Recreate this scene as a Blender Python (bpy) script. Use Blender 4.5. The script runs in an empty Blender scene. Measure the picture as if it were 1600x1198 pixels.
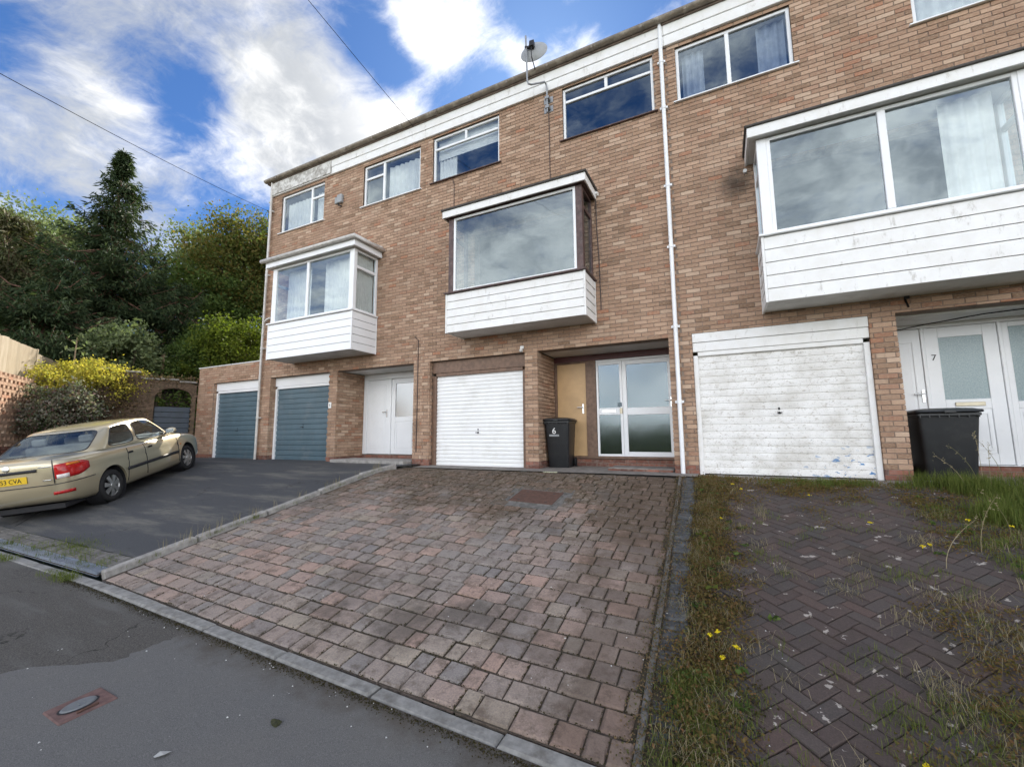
import bpy, bmesh, math, random
import numpy as np
from mathutils import Vector, Matrix, Euler
from mathutils.bvhtree import BVHTree
random.seed(7); RNG = np.random.default_rng(7)
S = bpy.context.scene
COL = S.collection
R = math.radians

# ------------------------------------------------------------------ camera
CAM_LOC = Vector((0.0, -7.785, 0.657))
YAW, PITCH, ROLL, FPX = R(26.256), R(6.903), R(-0.3836), 668.36
fwd = Vector((-math.sin(YAW)*math.cos(PITCH), math.cos(YAW)*math.cos(PITCH), math.sin(PITCH)))
rgt = Vector((math.cos(YAW), math.sin(YAW), 0.0)); upv = rgt.cross(fwd)
rr = math.cos(ROLL)*rgt + math.sin(ROLL)*upv
uu = -math.sin(ROLL)*rgt + math.cos(ROLL)*upv
cd = bpy.data.cameras.new('camera'); cam = bpy.data.objects.new('camera', cd); COL.objects.link(cam)
cd.sensor_fit = 'HORIZONTAL'; cd.sensor_width = 36.0; cd.lens = FPX/1600*36.0
cd.clip_start = 0.05; cd.clip_end = 3000
M = Matrix((rr, uu, -fwd)).transposed().to_4x4(); M.translation = CAM_LOC
cam.matrix_world = M
S.camera = cam

# ------------------------------------------------------------------ light, sky, exposure
SUN_DIR = Vector((-0.40, 1.0, 0.98)).normalized()      # towards the sun: behind the houses, a little to their left
SUN_EL = math.asin(SUN_DIR.z); SUN_AZ = math.atan2(SUN_DIR.x, SUN_DIR.y)
sd = bpy.data.lights.new('sun', 'SUN'); sun = bpy.data.objects.new('sun', sd); COL.objects.link(sun)
sd.energy = 3.6; sd.angle = R(0.6); sd.color = (1.0, 0.93, 0.82)
sun.rotation_euler = SUN_DIR.to_track_quat('Z', 'Y').to_euler(); sun.location = SUN_DIR*60
vs = S.view_settings
vs.view_transform = 'Standard'; vs.look = 'None'; vs.exposure = 1.95; vs.gamma = 1.0; vs.use_curve_mapping = False
S.display_settings.display_device = 'sRGB'
S.render.engine = 'CYCLES'
S.cycles.max_bounces = 8; S.cycles.transparent_max_bounces = 12; S.cycles.glossy_bounces = 4; S.cycles.diffuse_bounces = 4
S.cycles.use_denoising = True
S.cycles.sample_clamp_indirect = 8.0; S.cycles.caustics_reflective = False; S.cycles.caustics_refractive = False

class NT:
    """small helper round a node tree"""
    def __init__(s, nt): s.nt = nt
    def n(s, typ, ins=None, **props):
        nd = s.nt.nodes.new(typ)
        for k, v in props.items(): setattr(nd, k, v)
        if ins:
            for k, v in ins.items(): s.set(nd, k, v)
        return nd
    def set(s, nd, k, v):
        sock = nd.inputs[k]
        if isinstance(v, bpy.types.NodeSocket): s.nt.links.new(v, sock)
        elif isinstance(v, bpy.types.Node): s.nt.links.new(v.outputs[0], sock)
        else: sock.default_value = v
    def math(s, op, a, b=0.0, c=None, clamp=False):
        nd = s.n('ShaderNodeMath', {0: a, 1: b}, operation=op, use_clamp=clamp)
        if c is not None: s.set(nd, 2, c)
        return nd.outputs[0]
    def mix(s, fac, a, b, blend='MIX'):
        nd = s.nt.nodes.new('ShaderNodeMix'); nd.data_type = 'RGBA'; nd.blend_type = blend
        s.set(nd, 0, fac); s.set(nd, 6, a); s.set(nd, 7, b)
        return nd.outputs[2]
    def noise(s, vec, scale, detail=4.0, rough=0.55, dist=0.0, dims='3D'):
        nd = s.n('ShaderNodeTexNoise', {'Scale': scale, 'Detail': detail, 'Roughness': rough, 'Distortion': dist})
        if vec is not None: s.set(nd, 'Vector', vec)
        return nd.outputs[0]
    def ramp(s, fac, stops, interp='LINEAR'):
        nd = s.n('ShaderNodeValToRGB', {0: fac}); cr = nd.color_ramp; cr.interpolation = interp
        while len(cr.elements) < len(stops): cr.elements.new(0.5)
        for e, (p, c) in zip(cr.elements, stops):
            e.position = p; e.color = (c[0], c[1], c[2], 1.0) if len(c) == 3 else c
        return nd.outputs[0]
    def smooth(s, v, a, b):
        nd = s.n('ShaderNodeMapRange', {0: v, 1: a, 2: b, 3: 0.0, 4: 1.0}); nd.interpolation_type = 'SMOOTHSTEP'
        return nd.outputs[0]
    def mapping(s, vec, scale=(1, 1, 1), loc=(0, 0, 0), rot=(0, 0, 0)):
        return s.n('ShaderNodeMapping', {'Vector': vec, 'Scale': scale, 'Location': loc, 'Rotation': rot}).outputs[0]

wd = bpy.data.worlds.new('World'); S.world = wd; wd.use_nodes = True
w = NT(wd.node_tree); wd.node_tree.nodes.clear()
sky = w.n('ShaderNodeTexSky', sky_type='NISHITA', sun_disc=False, sun_elevation=SUN_EL, sun_rotation=SUN_AZ,
          altitude=60.0, air_density=1.0, dust_density=0.25, ozone_density=2.0)
gen = w.n('ShaderNodeTexCoord').outputs['Generated']
sep = w.n('ShaderNodeSeparateXYZ', {0: gen})
zz = w.math('MAXIMUM', sep.outputs[2], 0.0)
inv = w.math('DIVIDE', 1.0, w.math('ADD', zz, 0.22))
plane = w.n('ShaderNodeVectorMath', {0: gen, 1: inv}, operation='MULTIPLY')
cx = w.n('ShaderNodeCombineXYZ', {0: inv, 1: inv, 2: 0.0})
w.nt.nodes.remove(plane)
plane = w.n('ShaderNodeVectorMath', {0: gen, 1: cx.outputs[0]}, operation='MULTIPLY').outputs[0]
# drifting streaks (long axis across the view) and rounder heaps
warp = w.n('ShaderNodeTexNoise', {'Vector': plane, 'Scale': 2.2, 'Detail': 4.0}).outputs[1]
wv = w.n('ShaderNodeVectorMath', {0: w.n('ShaderNodeVectorMath', {0: warp, 1: (.5, .5, .5)}, operation='SUBTRACT'), 'Scale': .30}, operation='SCALE')
plane2 = w.n('ShaderNodeVectorMath', {0: plane, 1: wv.outputs[0]}, operation='ADD').outputs[0]
streak = w.noise(w.mapping(plane2, scale=(1.1, 3.2, 1), rot=(0, 0, R(-28)), loc=(3.1, 0.7, 0)), 1.8, 12, 0.66, 0.3)
heap = w.noise(w.mapping(plane2, loc=(5.3, 2.2, 0)), 2.0, 14, 0.63, 0.0)
fine = w.noise(w.mapping(plane2, loc=(2.3, 6.2, 0)), 9.0, 10, 0.7, 0.0)
dens = w.math('ADD', w.math('MULTIPLY', heap, 0.52), w.math('MULTIPLY', streak, 0.30))
dens = w.math('MULTIPLY_ADD', fine, .18, dens)
def skydir(px, py):
    return (rr*((px-800)/FPX) - uu*((py-599)/FPX) + fwd).normalized()
# where the heaps and the gaps between them lie on this afternoon's sky: (direction as photo position, width, density change)
for bx_, by_, bw_, amp in ((470, 190, .20, .055), (610, 225, .10, .06), (665, 55, .075, .09), (625, 118, .045, -.12), (690, 155, .04, -.10), (590, 80, .05, -.08), (180, 50, .16, .03), (60, 260, .22, .05), (870, 125, .075, .13), (915, 75, .03, .06), (820, 100, .03, .07), (350, 210, .10, .04), (250, 250, .1, .03), (420, 60, .1, .03),
                           (560, 45, .075, -.16), (840, 30, .08, -.13), (1010, 60, .05, .05), (800, 70, .03, .08), (765, 165, .055, -.14), (980, 20, .10, -.12), (310, 150, .05, -.13), (275, 185, .05, -.10), (335, 315, .09, -.13), (25, 70, .06, -.09), (215, 95, .05, -.08)):
    dt = w.n('ShaderNodeVectorMath', {0: gen, 1: skydir(bx_, by_)}, operation='DOT_PRODUCT').outputs['Value']
    g_ = w.math('EXPONENT', w.math('MULTIPLY', w.math('SUBTRACT', dt, 1.0), 2.0/(bw_*bw_)))
    dens = w.math('MULTIPLY_ADD', g_, amp, dens)
sunf = w.n('ShaderNodeVectorMath', {0: gen, 1: SUN_DIR}, operation='DOT_PRODUCT').outputs['Value']
dens = w.math('MULTIPLY_ADD', w.math('MULTIPLY', w.smooth(sunf, .45, -.5), w.smooth(sep.outputs[2], .72, .45)), .10, dens)      # more cloud away from the sun, as the windows show
cloud = w.smooth(dens, 0.43, 0.63)
shade = w.noise(w.mapping(plane2, loc=(1.7, 8.2, 0)), 2.3, 10, 0.64)
for bx_, by_, bw_, amp in ((545, 195, .085, .17), (440, 230, .09, .13), (480, 120, .06, .10), (90, 300, .16, .12), (200, 60, .12, .08), (640, 60, .06, -.12), (620, 240, .07, -.12)):
    dt = w.n('ShaderNodeVectorMath', {0: gen, 1: skydir(bx_, by_)}, operation='DOT_PRODUCT').outputs['Value']
    shade = w.math('MULTIPLY_ADD', w.math('EXPONENT', w.math('MULTIPLY', w.math('SUBTRACT', dt, 1.0), 2.0/(bw_*bw_))), amp, shade)
dark = w.smooth(shade, 0.42, 0.66)
glow = w.smooth(sunf, 0.90, 1.0)
# gain added to sky and cloud away from the sun, to light the facade
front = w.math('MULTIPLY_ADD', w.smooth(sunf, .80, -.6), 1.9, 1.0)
base = w.mix(dark, (4.1, 4.04, 3.9, 1), (1.75, 1.82, 1.90, 1))
ccol = w.mix(glow, base, (4.2, 4.15, 4.05, 1))
skyc = w.mix(1.0, sky.outputs[0], (0.15, 0.235, 0.345, 1), 'MULTIPLY')
final = w.mix(w.math('MULTIPLY', cloud, 0.96), skyc, ccol)
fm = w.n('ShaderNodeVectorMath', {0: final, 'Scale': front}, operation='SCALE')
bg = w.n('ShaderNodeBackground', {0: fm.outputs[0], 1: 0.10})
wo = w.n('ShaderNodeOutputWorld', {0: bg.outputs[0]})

# ------------------------------------------------------------------ materials
MATS = {}
def P(name):
    m = bpy.data.materials.new(name); m.use_nodes = True
    t = NT(m.node_tree); b = m.node_tree.nodes['Principled BSDF']
    MATS[name] = m
    return m, t, b
def pos(t): return t.n('ShaderNodeNewGeometry').outputs['Position']
def rndfac(t, mul=1.0):
    a = t.n('ShaderNodeAttribute', attribute_name='rnd').outputs['Fac']
    o = t.n('ShaderNodeObjectInfo').outputs['Random']
    return t.math('FRACT', t.math('ADD', t.math('MULTIPLY', a, mul), t.math('MULTIPLY', o, mul)))
def bump(t, b, h, dist=0.004, strength=0.5):
    nd = t.n('ShaderNodeBump', {'Height': h, 'Distance': dist, 'Strength': strength})
    t.set(b, 'Normal', nd.outputs[0])
def simple(name, col, rough=0.5, metal=0.0, var=0.12, scale=9.0, bmp=0.0, spec=0.5, dirt=None, dirt_amt=0.4, dirt_scale=3.0, bscale=60):
    m, t, b = P(name)
    p = pos(t)
    f = t.noise(p, scale, 5, 0.6)
    c0 = tuple(min(1, x*(1-var)) for x in col)+(1,); c1 = tuple(min(1, x*(1+var)) for x in col)+(1,)
    c = t.mix(t.smooth(f, 0.3, 0.7), c0, c1)
    if dirt:
        g = t.smooth(t.noise(p, dirt_scale, 8, 0.7), 0.48, 0.72)
        c = t.mix(t.math('MULTIPLY', g, dirt_amt), c, dirt+(1,))
    t.set(b, 'Base Color', c)
    b.inputs['Roughness'].default_value = rough; b.inputs['Metallic'].default_value = metal
    b.inputs['Specular IOR Level'].default_value = spec
    if bmp: bump(t, b, t.noise(p, bscale, 4, 0.6), 0.004, bmp)
    return m

# brick: every piece its own tone
m, t, b = P('brick'); p = pos(t); r = rndfac(t)
c = t.ramp(r, [(0.0, (.155, .093, .063)), (.16, (.255, .160, .112)), (.34, (.315, .205, .150)), (.5, (.225, .135, .095)), (.64, (.385, .262, .195)), (.76, (.235, .150, .108)), (.87, (.43, .32, .25)), (.955, (.24, .125, .085)), (1.0, (.285, .125, .075))])
f = t.noise(t.mapping(p, scale=(7, 7, 42)), 3.0, 5, 0.65)
c = t.mix(t.math('MULTIPLY', t.smooth(f, .40, .72), .55), c, (.48, .38, .285, 1))
f2 = t.noise(t.mapping(p, scale=(9, 9, 20)), 5.0, 4, 0.7)
c = t.mix(t.math('MULTIPLY', t.smooth(f2, .52, .75), .5), c, (.13, .083, .06, 1))
big = t.noise(p, 0.55, 4, 0.55)
c = t.mix(t.math('MULTIPLY', t.smooth(big, .45, .75), .30), c, (.20, .125, .09, 1))
xz = t.n('ShaderNodeSeparateXYZ', {0: p})
run = t.smooth(t.noise(t.mapping(p, scale=(5.5, 5.5, .35)), 1.6, 7, .7), .55, .72)
c = t.mix(t.math('MULTIPLY', run, .32), c, (.13, .092, .068, 1))
damp = t.n('ShaderNodeVectorMath', {0: p, 1: (.42, 0, 4.85)}, operation='DISTANCE').outputs['Value']
damp = t.math('MULTIPLY', t.smooth(t.math('ADD', damp, t.math('MULTIPLY', t.noise(p, 4, 7, .75), .55)), .62, .30), .85)
c = t.mix(damp, c, (.045, .038, .032, 1))
pale = t.smooth(t.noise(t.mapping(p, loc=(3, 9, 4)), .9, 6, .65), .56, .72)
c = t.mix(t.math('MULTIPLY', pale, .22), c, (.42, .34, .27, 1))
c = t.mix(1.0, c, (1.22, 1.19, 1.12, 1), 'MULTIPLY')
t.set(b, 'Base Color', c); b.inputs['Roughness'].default_value = .9; b.inputs['Specular IOR Level'].default_value = .25
bump(t, b, t.noise(t.mapping(p, scale=(1, 1, 3)), 90, 4, .7), .004, .7)
m, t, b = P('plinth_brick'); p = pos(t); r = rndfac(t)
c = t.ramp(r, [(0, (.10, .045, .035)), (.4, (.19, .075, .05)), (.7, (.27, .11, .075)), (1, (.14, .07, .055))])
c = t.mix(t.math('MULTIPLY', t.smooth(t.noise(p, 14, 6, .7), .45, .7), .55), c, (.30, .25, .21, 1))
t.set(b, 'Base Color', c); b.inputs['Roughness'].default_value = .88
bump(t, b, t.noise(p, 80, 4, .7), .004, .6)
simple('mortar', (.235, .185, .15), .95, var=.2, scale=20, bmp=.5, dirt=(.13, .1, .085), dirt_amt=.6, dirt_scale=1.4)
simple('old_brick', (.115, .078, .052), .95, var=.35, scale=12, bmp=.8, dirt=(.055, .052, .028), dirt_amt=.75, dirt_scale=4)
simple('upvc', (.80, .81, .82), .32, var=.03, scale=3, dirt=(.5, .5, .47), dirt_amt=.18, dirt_scale=6)
m, t, b = P('old_white'); p = pos(t)       # weathered gloss paint on timber
c = t.mix(t.smooth(t.noise(p, 5, 5, .6), .3, .7), (.74, .73, .70, 1), (.80, .80, .79, 1))
g = t.smooth(t.noise(t.mapping(p, scale=(1, 1, .35)), 9, 9, .75), .56, .70)
c = t.mix(t.math('MULTIPLY', g, .55), c, (.30, .27, .22, 1))
g = t.smooth(t.noise(p, 60, 4, .7), .66, .72)
c = t.mix(t.math('MULTIPLY', g, .7), c, (.16, .14, .12, 1))
t.set(b, 'Base Color', c); b.inputs['Roughness'].default_value = .55
bump(t, b, t.noise(p, 50, 5, .7), .003, .25)
m, t, b = P('rotten_white'); p = pos(t)
g = t.smooth(t.noise(p, 5, 9, .75), .42, .62)
c = t.mix(g, (.66, .65, .62, 1), (.30, .28, .25, 1))
t.set(b, 'Base Color', c); b.inputs['Roughness'].default_value = .8
m, t, b = P('peeling_white'); p = pos(t)   # worn garage door: white over grey and some blue undercoat
c = t.mix(t.smooth(t.noise(p, 2.2, 6, .65), .35, .72), (.80, .79, .77, 1), (.60, .58, .54, 1))
s1 = t.noise(t.mapping(p, scale=(1, 1, 2.0)), 16, 10, .78)
c = t.mix(t.math('MULTIPLY', t.smooth(s1, .555, .60), .80), c, (.42, .385, .335, 1))
s2 = t.noise(t.mapping(p, loc=(4, 1, 2), scale=(1, 1, 1.6)), 42, 5, .7)
c = t.mix(t.math('MULTIPLY', t.smooth(s2, .615, .65), .85), c, (.21, .20, .19, 1))
s3 = t.noise(t.mapping(p, loc=(9, 3, 1), scale=(1, 1, 2.2)), 7.5, 3, .6)
px_ = t.n('ShaderNodeSeparateXYZ', {0: p})
low = t.math('MULTIPLY', t.smooth(px_.outputs[2], .62, .2), t.smooth(px_.outputs[0], .6, 1.7))
c = t.mix(t.math('MULTIPLY', t.smooth(s3, .62, .635), low), c, (.06, .20, .42, 1))
t.set(b, 'Base Color', c); b.inputs['Roughness'].default_value = .6
bump(t, b, s1, .003, .5)
simple('white_steel', (.80, .80, .795), .4, var=.03, scale=2, dirt=(.55, .53, .48), dirt_amt=.3, dirt_scale=2.5)
simple('blue_steel', (.085, .135, .165), .45, var=.08, scale=2.5, dirt=(.17, .19, .2), dirt_amt=.4, dirt_scale=3)
simple('navy_board', (.022, .034, .052), .5, var=.2, scale=5)
simple('brown_timber', (.16, .095, .062), .55, var=.25, scale=14, bmp=.2)
simple('dark_timber', (.075, .042, .038), .55, var=.35, scale=10, bmp=.3, dirt=(.2, .16, .14), dirt_amt=.5, dirt_scale=12)
simple('maroon', (.085, .022, .022), .45, var=.15)
simple('lead_felt', (.055, .05, .045), .8, var=.3, scale=12, bmp=.3)
simple('soffit', (.62, .62, .60), .7, var=.06, scale=4, dirt=(.36, .34, .3), dirt_amt=.5, dirt_scale=3)
simple('gutter_plastic', (.20, .165, .125), .45, var=.25, scale=7, dirt=(.5, .46, .38), dirt_amt=.6, dirt_scale=5)
simple('pale_gutter', (.55, .53, .50), .45, var=.12, scale=9, dirt=(.25, .23, .2), dirt_amt=.6, dirt_scale=8)
simple('roof_tile', (.16, .12, .095), .85, var=.3, scale=8, bmp=.4)
simple('oak_ply', (.52, .335, .165), .45, var=.08, scale=3)
simple('concrete', (.30, .285, .265), .92, var=.2, scale=14, bmp=.5, dirt=(.13, .125, .11), dirt_amt=.6, dirt_scale=6)
simple('apron_concrete', (.215, .195, .175), .95, var=.25, scale=8, bmp=.5, dirt=(.085, .08, .065), dirt_amt=.75, dirt_scale=2.5)
simple('kerb_stone', (.235, .23, .215), .9, var=.22, scale=16, bmp=.6, dirt=(.10, .09, .075), dirt_amt=.75, dirt_scale=5)
simple('edging_dark', (.062, .064, .066), .9, var=.35, scale=18, bmp=.7, dirt=(.15, .15, .14), dirt_amt=.5, dirt_scale=9)
simple('bin_plastic', (.013, .014, .016), .42, var=.15, scale=5, dirt=(.045, .045, .043), dirt_amt=.35, dirt_scale=6)
simple('black_rubber', (.012, .012, .013), .75, var=.2)
simple('chrome', (.62, .62, .62), .22, 1.0, var=.05)
simple('alloy', (.46, .46, .45), .34, .8, var=.08)
simple('steel_grey', (.27, .28, .29), .5, .6, var=.15)
simple('channel_steel', (.27, .31, .38), .42, .5, var=.15, scale=20, dirt=(.1, .1, .1), dirt_amt=.5)
simple('dish_grey', (.30, .31, .32), .5, var=.08, dirt=(.22, .23, .2), dirt_amt=.5)
simple('black_metal', (.02, .02, .022), .5, .3, var=.2)
simple('cable_black', (.018, .017, .017), 1.0, spec=0.0)
simple('cable_brown', (.06, .04, .035), .6)
simple('brass', (.50, .45, .34), .4, .6, var=.1)
simple('rust_iron', (.115, .062, .045), .85, .2, var=.25, scale=18, bmp=.5, dirt=(.06, .04, .034), dirt_amt=.6, dirt_scale=9)
simple('sett_stone', (.135, .128, .118), .92, var=.3, scale=14, bmp=.6, dirt=(.07, .065, .05), dirt_amt=.6, dirt_scale=6)
simple('red_iron', (.15, .088, .078), .85, .1, var=.2, scale=25, bmp=.6, dirt=(.12, .085, .075), dirt_amt=.5, dirt_scale=14)
simple('print_white', (.78, .78, .76), .5, var=.03)
simple('print_black', (.015, .015, .015), .5)
simple('plate_yellow', (.72, .48, .03), .4, var=.05)
simple('lens_red', (.42, .012, .012), .12, var=.2, scale=30)
simple('lens_clear', (.72, .66, .62), .15, var=.1)
simple('lens_amber', (.62, .19, .02), .15, var=.1)
simple('curtain', (.84, .81, .76), .9, var=.05)
simple('curtain_dark', (.34, .36, .42), .9, var=.1)
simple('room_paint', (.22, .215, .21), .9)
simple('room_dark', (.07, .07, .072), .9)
simple('seat_cloth', (.20, .195, .19), .9)
m, t, b = P('fence_wood'); p = pos(t)
c = t.ramp(t.n('ShaderNodeObjectInfo').outputs['Random'], [(0, (.30, .25, .175)), (.35, (.44, .37, .265)), (.7, (.36, .30, .21)), (1, (.50, .43, .32))])
c = t.mix(t.math('MULTIPLY', t.smooth(t.noise(t.mapping(p, scale=(6, 6, .7)), 4, 5, .6), .4, .7), .45), c, (.28, .21, .14, 1))
t.set(b, 'Base Color', c); b.inputs['Roughness'].default_value = .85
simple('bark', (.085, .06, .042), .95, var=.4, scale=14, bmp=.8)
simple('red_bark', (.17, .092, .062), .95, var=.4, scale=12, bmp=.8)
simple('pale_twig', (.22, .16, .10), .9, var=.3)
simple('pebble', (.55, .55, .53), .8, var=.25)
simple('cast_grey', (.165, .175, .18), .6, .3, var=.15)
simple('moss_lump', (.03, .032, .012), .95, var=.4, scale=40, bmp=.8)

def glass(name, tint, r0=1.9, rough=0.0, wob=.0016):
    m = bpy.data.materials.new(name); m.use_nodes = True; MATS[name] = m
    t = NT(m.node_tree); m.node_tree.nodes.clear()
    p = pos(t)
    bp = t.n('ShaderNodeBump', {'Height': t.noise(p, 1.7, 2, .5), 'Distance': .02, 'Strength': wob*40})
    fr = t.n('ShaderNodeFresnel', {'IOR': r0, 'Normal': bp.outputs[0]})
    gl = t.n('ShaderNodeBsdfGlossy', {'Color': (.78, .92, 1.0, 1), 'Roughness': rough, 'Normal': bp.outputs[0]})
    tr = t.n('ShaderNodeBsdfTransparent', {'Color': tint})
    fac = t.math('MULTIPLY', fr.outputs[0], t.math('SUBTRACT', 1.0, t.n('ShaderNodeNewGeometry').outputs['Backfacing']))
    mx = t.n('ShaderNodeMixShader', {0: fac, 1: tr.outputs[0], 2: gl.outputs[0]})
    t.n('ShaderNodeOutputMaterial', {0: mx.outputs[0]})
glass('window_glass', (.86, .89, .90, 1), 2.2)
glass('door_glass', (.55, .58, .57, 1), 2.2, .11, .004)
glass('car_glass', (.74, .80, .80, 1), 1.8)
m, t, b = P('frosted_glass'); p = pos(t)
t.set(b, 'Base Color', t.mix(t.smooth(t.noise(p, 60, 3, .6), .3, .7), (.15, .23, .245, 1), (.25, .33, .34, 1)))
b.inputs['Roughness'].default_value = .16; b.inputs['Specular IOR Level'].default_value = 1.0
bump(t, b, t.noise(p, 130, 3, .6), .004, .8)
m, t, b = P('hammered_glass'); p = pos(t)
t.set(b, 'Base Color', (.11, .12, .12, 1)); b.inputs['Roughness'].default_value = .1; b.inputs['Specular IOR Level'].default_value = 1.0; b.inputs['IOR'].default_value = 2.0
bump(t, b, t.noise(p, 150, 2, .5), .002, .35)
m, t, b = P('car_paint'); p = pos(t)
t.set(b, 'Base Color', t.mix(t.noise(p, 900, 1, .5), (.46, .395, .26, 1), (.59, .515, .35, 1)))
b.inputs['Metallic'].default_value = .6; b.inputs['Roughness'].default_value = .30
b.inputs['Coat Weight'].default_value = 1.0; b.inputs['Coat Roughness'].default_value = .02; b.inputs['Coat IOR'].default_value = 1.6
simple('car_trim', (.02, .02, .023), .5)
simple('car_interior', (.13, .125, .12), .9)

# ground coverings
m, t, b = P('tarmac_new'); p = pos(t)
g1 = t.noise(p, 210, 3, .7); g2 = t.noise(p, 1.3, 6, .6)
c = t.mix(t.smooth(g1, .32, .72), (.074, .073, .071, 1), (.182, .178, .170, 1))
c = t.mix(t.math('MULTIPLY', t.smooth(g2, .4, .75), .35), c, (.145, .135, .12, 1))
v = t.n('ShaderNodeTexVoronoi', {'Vector': p, 'Scale': 34.0}); sp = t.smooth(v.outputs[0], .11, .05)
pick = t.smooth(t.noise(p, 21, 2, .5), .62, .68)
c = t.mix(t.math('MULTIPLY', sp, pick), c, (.33, .31, .28, 1))
sx = t.n('ShaderNodeSeparateXYZ', {0: p})
edge = t.math('MULTIPLY', t.smooth(t.math('ADD', sx.outputs[1], t.math('MULTIPLY', t.math('SUBTRACT', t.noise(p, 5, 6, .7), .5), .5)), -5.85, -5.56), .85)
c = t.mix(edge, c, (.062, .05, .036, 1))
t.set(b, 'Base Color', c); b.inputs['Roughness'].default_value = .82
bump(t, b, g1, .004, .6)
m, t, b = P('tarmac_old'); p = pos(t)
g1 = t.noise(p, 120, 4, .75); g2 = t.noise(t.mapping(p, rot=(0, 0, R(12)), scale=(.55, 3.2, 1)), .9, 6, .62)
c = t.mix(t.smooth(g1, .33, .7), (.030, .028, .025, 1), (.14, .128, .112, 1))
c = t.mix(t.math('MULTIPLY', t.smooth(g2, .5, .7), .7), c, (.135, .13, .122, 1))
v = t.n('ShaderNodeTexVoronoi', {'Vector': p, 'Scale': 26.0}); sp = t.smooth(v.outputs[0], .13, .05)
pick = t.smooth(t.noise(p, 17, 2, .5), .58, .66)
c = t.mix(t.math('MULTIPLY', sp, pick), c, (.26, .24, .21, 1))
vc = t.n('ShaderNodeTexVoronoi', {'Vector': t.n('ShaderNodeVectorMath', {0: p, 1: t.n('ShaderNodeTexNoise', {'Vector': p, 'Scale': 2.5, 'Detail': 6.0}).outputs[1]}, operation='ADD').outputs[0], 'Scale': .8}, feature='DISTANCE_TO_EDGE')
c = t.mix(t.math('MULTIPLY', t.smooth(vc.outputs[0], .010, .003), t.smooth(t.noise(p, .7, 3, .5), .45, .6)), c, (.018, .016, .013, 1))
t.set(b, 'Base Color', c); b.inputs['Roughness'].default_value = .86
bump(t, b, g1, .008, .8)
m, t, b = P('tarmac_drive'); p = pos(t)
g1 = t.noise(p, 170, 3, .7); g2 = t.noise(t.mapping(p, rot=(0, 0, R(35)), scale=(.5, 2.6, 1)), 1.0, 7, .66)
c = t.mix(t.smooth(g1, .32, .72), (.030, .032, .036, 1), (.075, .078, .083, 1))
c = t.mix(t.math('MULTIPLY', t.smooth(g2, .48, .70), .75), c, (.15, .142, .122, 1))
vc = t.n('ShaderNodeTexVoronoi', {'Vector': t.n('ShaderNodeVectorMath', {0: p, 1: t.n('ShaderNodeTexNoise', {'Vector': p, 'Scale': 2.5, 'Detail': 6.0}).outputs[1]}, operation='ADD').outputs[0], 'Scale': .8}, feature='DISTANCE_TO_EDGE')
c = t.mix(t.math('MULTIPLY', t.smooth(vc.outputs[0], .010, .003), t.smooth(t.noise(p, .7, 3, .5), .45, .6)), c, (.018, .016, .013, 1))
t.set(b, 'Base Color', c); b.inputs['Roughness'].default_value = .8
bump(t, b, g1, .004, .6)
m, t, b = P('paver'); p = pos(t); r = rndfac(t)
c = t.ramp(r, [(0, (.140, .140, .146)), (.13, (.195, .168, .155)), (.26, (.168, .162, .158)), (.38, (.225, .172, .152)), (.5, (.185, .175, .168)), (.62, (.152, .152, .155)), (.74, (.25, .19, .168)), (.86, (.198, .18, .168)), (.95, (.215, .198, .172)), (1, (.125, .124, .126))])
c = t.mix(t.smooth(t.noise(p, 85, 4, .75), .35, .75), c, t.mix(1.0, c, (1.55, 1.5, 1.42, 1), 'MULTIPLY'))
c = t.mix(t.math('MULTIPLY', t.smooth(t.noise(p, 9, 9, .78), .47, .64), .70), c, (.075, .060, .048, 1))
sx = t.n('ShaderNodeSeparateXYZ', {0: p})
far = t.smooth(t.math('ADD', sx.outputs[1], t.math('MULTIPLY', t.math('SUBTRACT', t.noise(p, 1.0, 8, .68), .5), 7.0)), -3.4, -1.5)
far = t.math('MULTIPLY', far, t.smooth(t.noise(p, 19, 6, .7), .30, .52))
c = t.mix(t.math('MULTIPLY', far, .86), c, (.070, .050, .030, 1))
dk = t.smooth(t.noise(t.mapping(p, loc=(2, 5, 0)), .8, 9, .7), .50, .66)
c = t.mix(t.math('MULTIPLY', dk, .74), c, (.07, .062, .055, 1))
rim = t.smooth(t.math('ADD', sx.outputs[0], t.math('MULTIPLY', t.math('SUBTRACT', t.noise(p, 2.4, 8, .7), .5), 2.6)), -1.75, -.75)
c = t.mix(t.math('MULTIPLY', rim, .62), c, (.072, .052, .038, 1))
c = t.mix(1.0, c, (1.24, 1.14, 1.06, 1), 'MULTIPLY')
t.set(b, 'Base Color', c); b.inputs['Roughness'].default_value = .88
bump(t, b, t.noise(p, 110, 4, .75), .004, .8)
m, t, b = P('dark_paver'); p = pos(t); r = rndfac(t)
c = t.ramp(r, [(0, (.052, .047, .047)), (.3, (.068, .052, .049)), (.55, (.058, .055, .056)), (.8, (.082, .060, .055)), (1, (.063, .060, .060))])
c = t.mix(t.smooth(t.noise(p, 100, 4, .75), .35, .75), c, t.mix(1.0, c, (1.7, 1.65, 1.6, 1), 'MULTIPLY'))
lich = t.smooth(t.noise(p, 9.5, 4, .55), .655, .68)
c = t.mix(t.math('MULTIPLY', lich, .85), c, (.50, .49, .47, 1))
c = t.mix(t.math('MULTIPLY', t.smooth(t.noise(p, 2.2, 6, .65), .5, .72), .45), c, (.05, .045, .028, 1))
c = t.mix(1.0, c, (.86, .79, .73, 1), 'MULTIPLY')
t.set(b, 'Base Color', c); b.inputs['Roughness'].default_value = .9
bump(t, b, t.noise(p, 120, 4, .75), .004, .8)
simple('bedding', (.055, .042, .031), .97, var=.4, scale=30, bmp=.9, dirt=(.04, .045, .02), dirt_amt=.6, dirt_scale=2)
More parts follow.
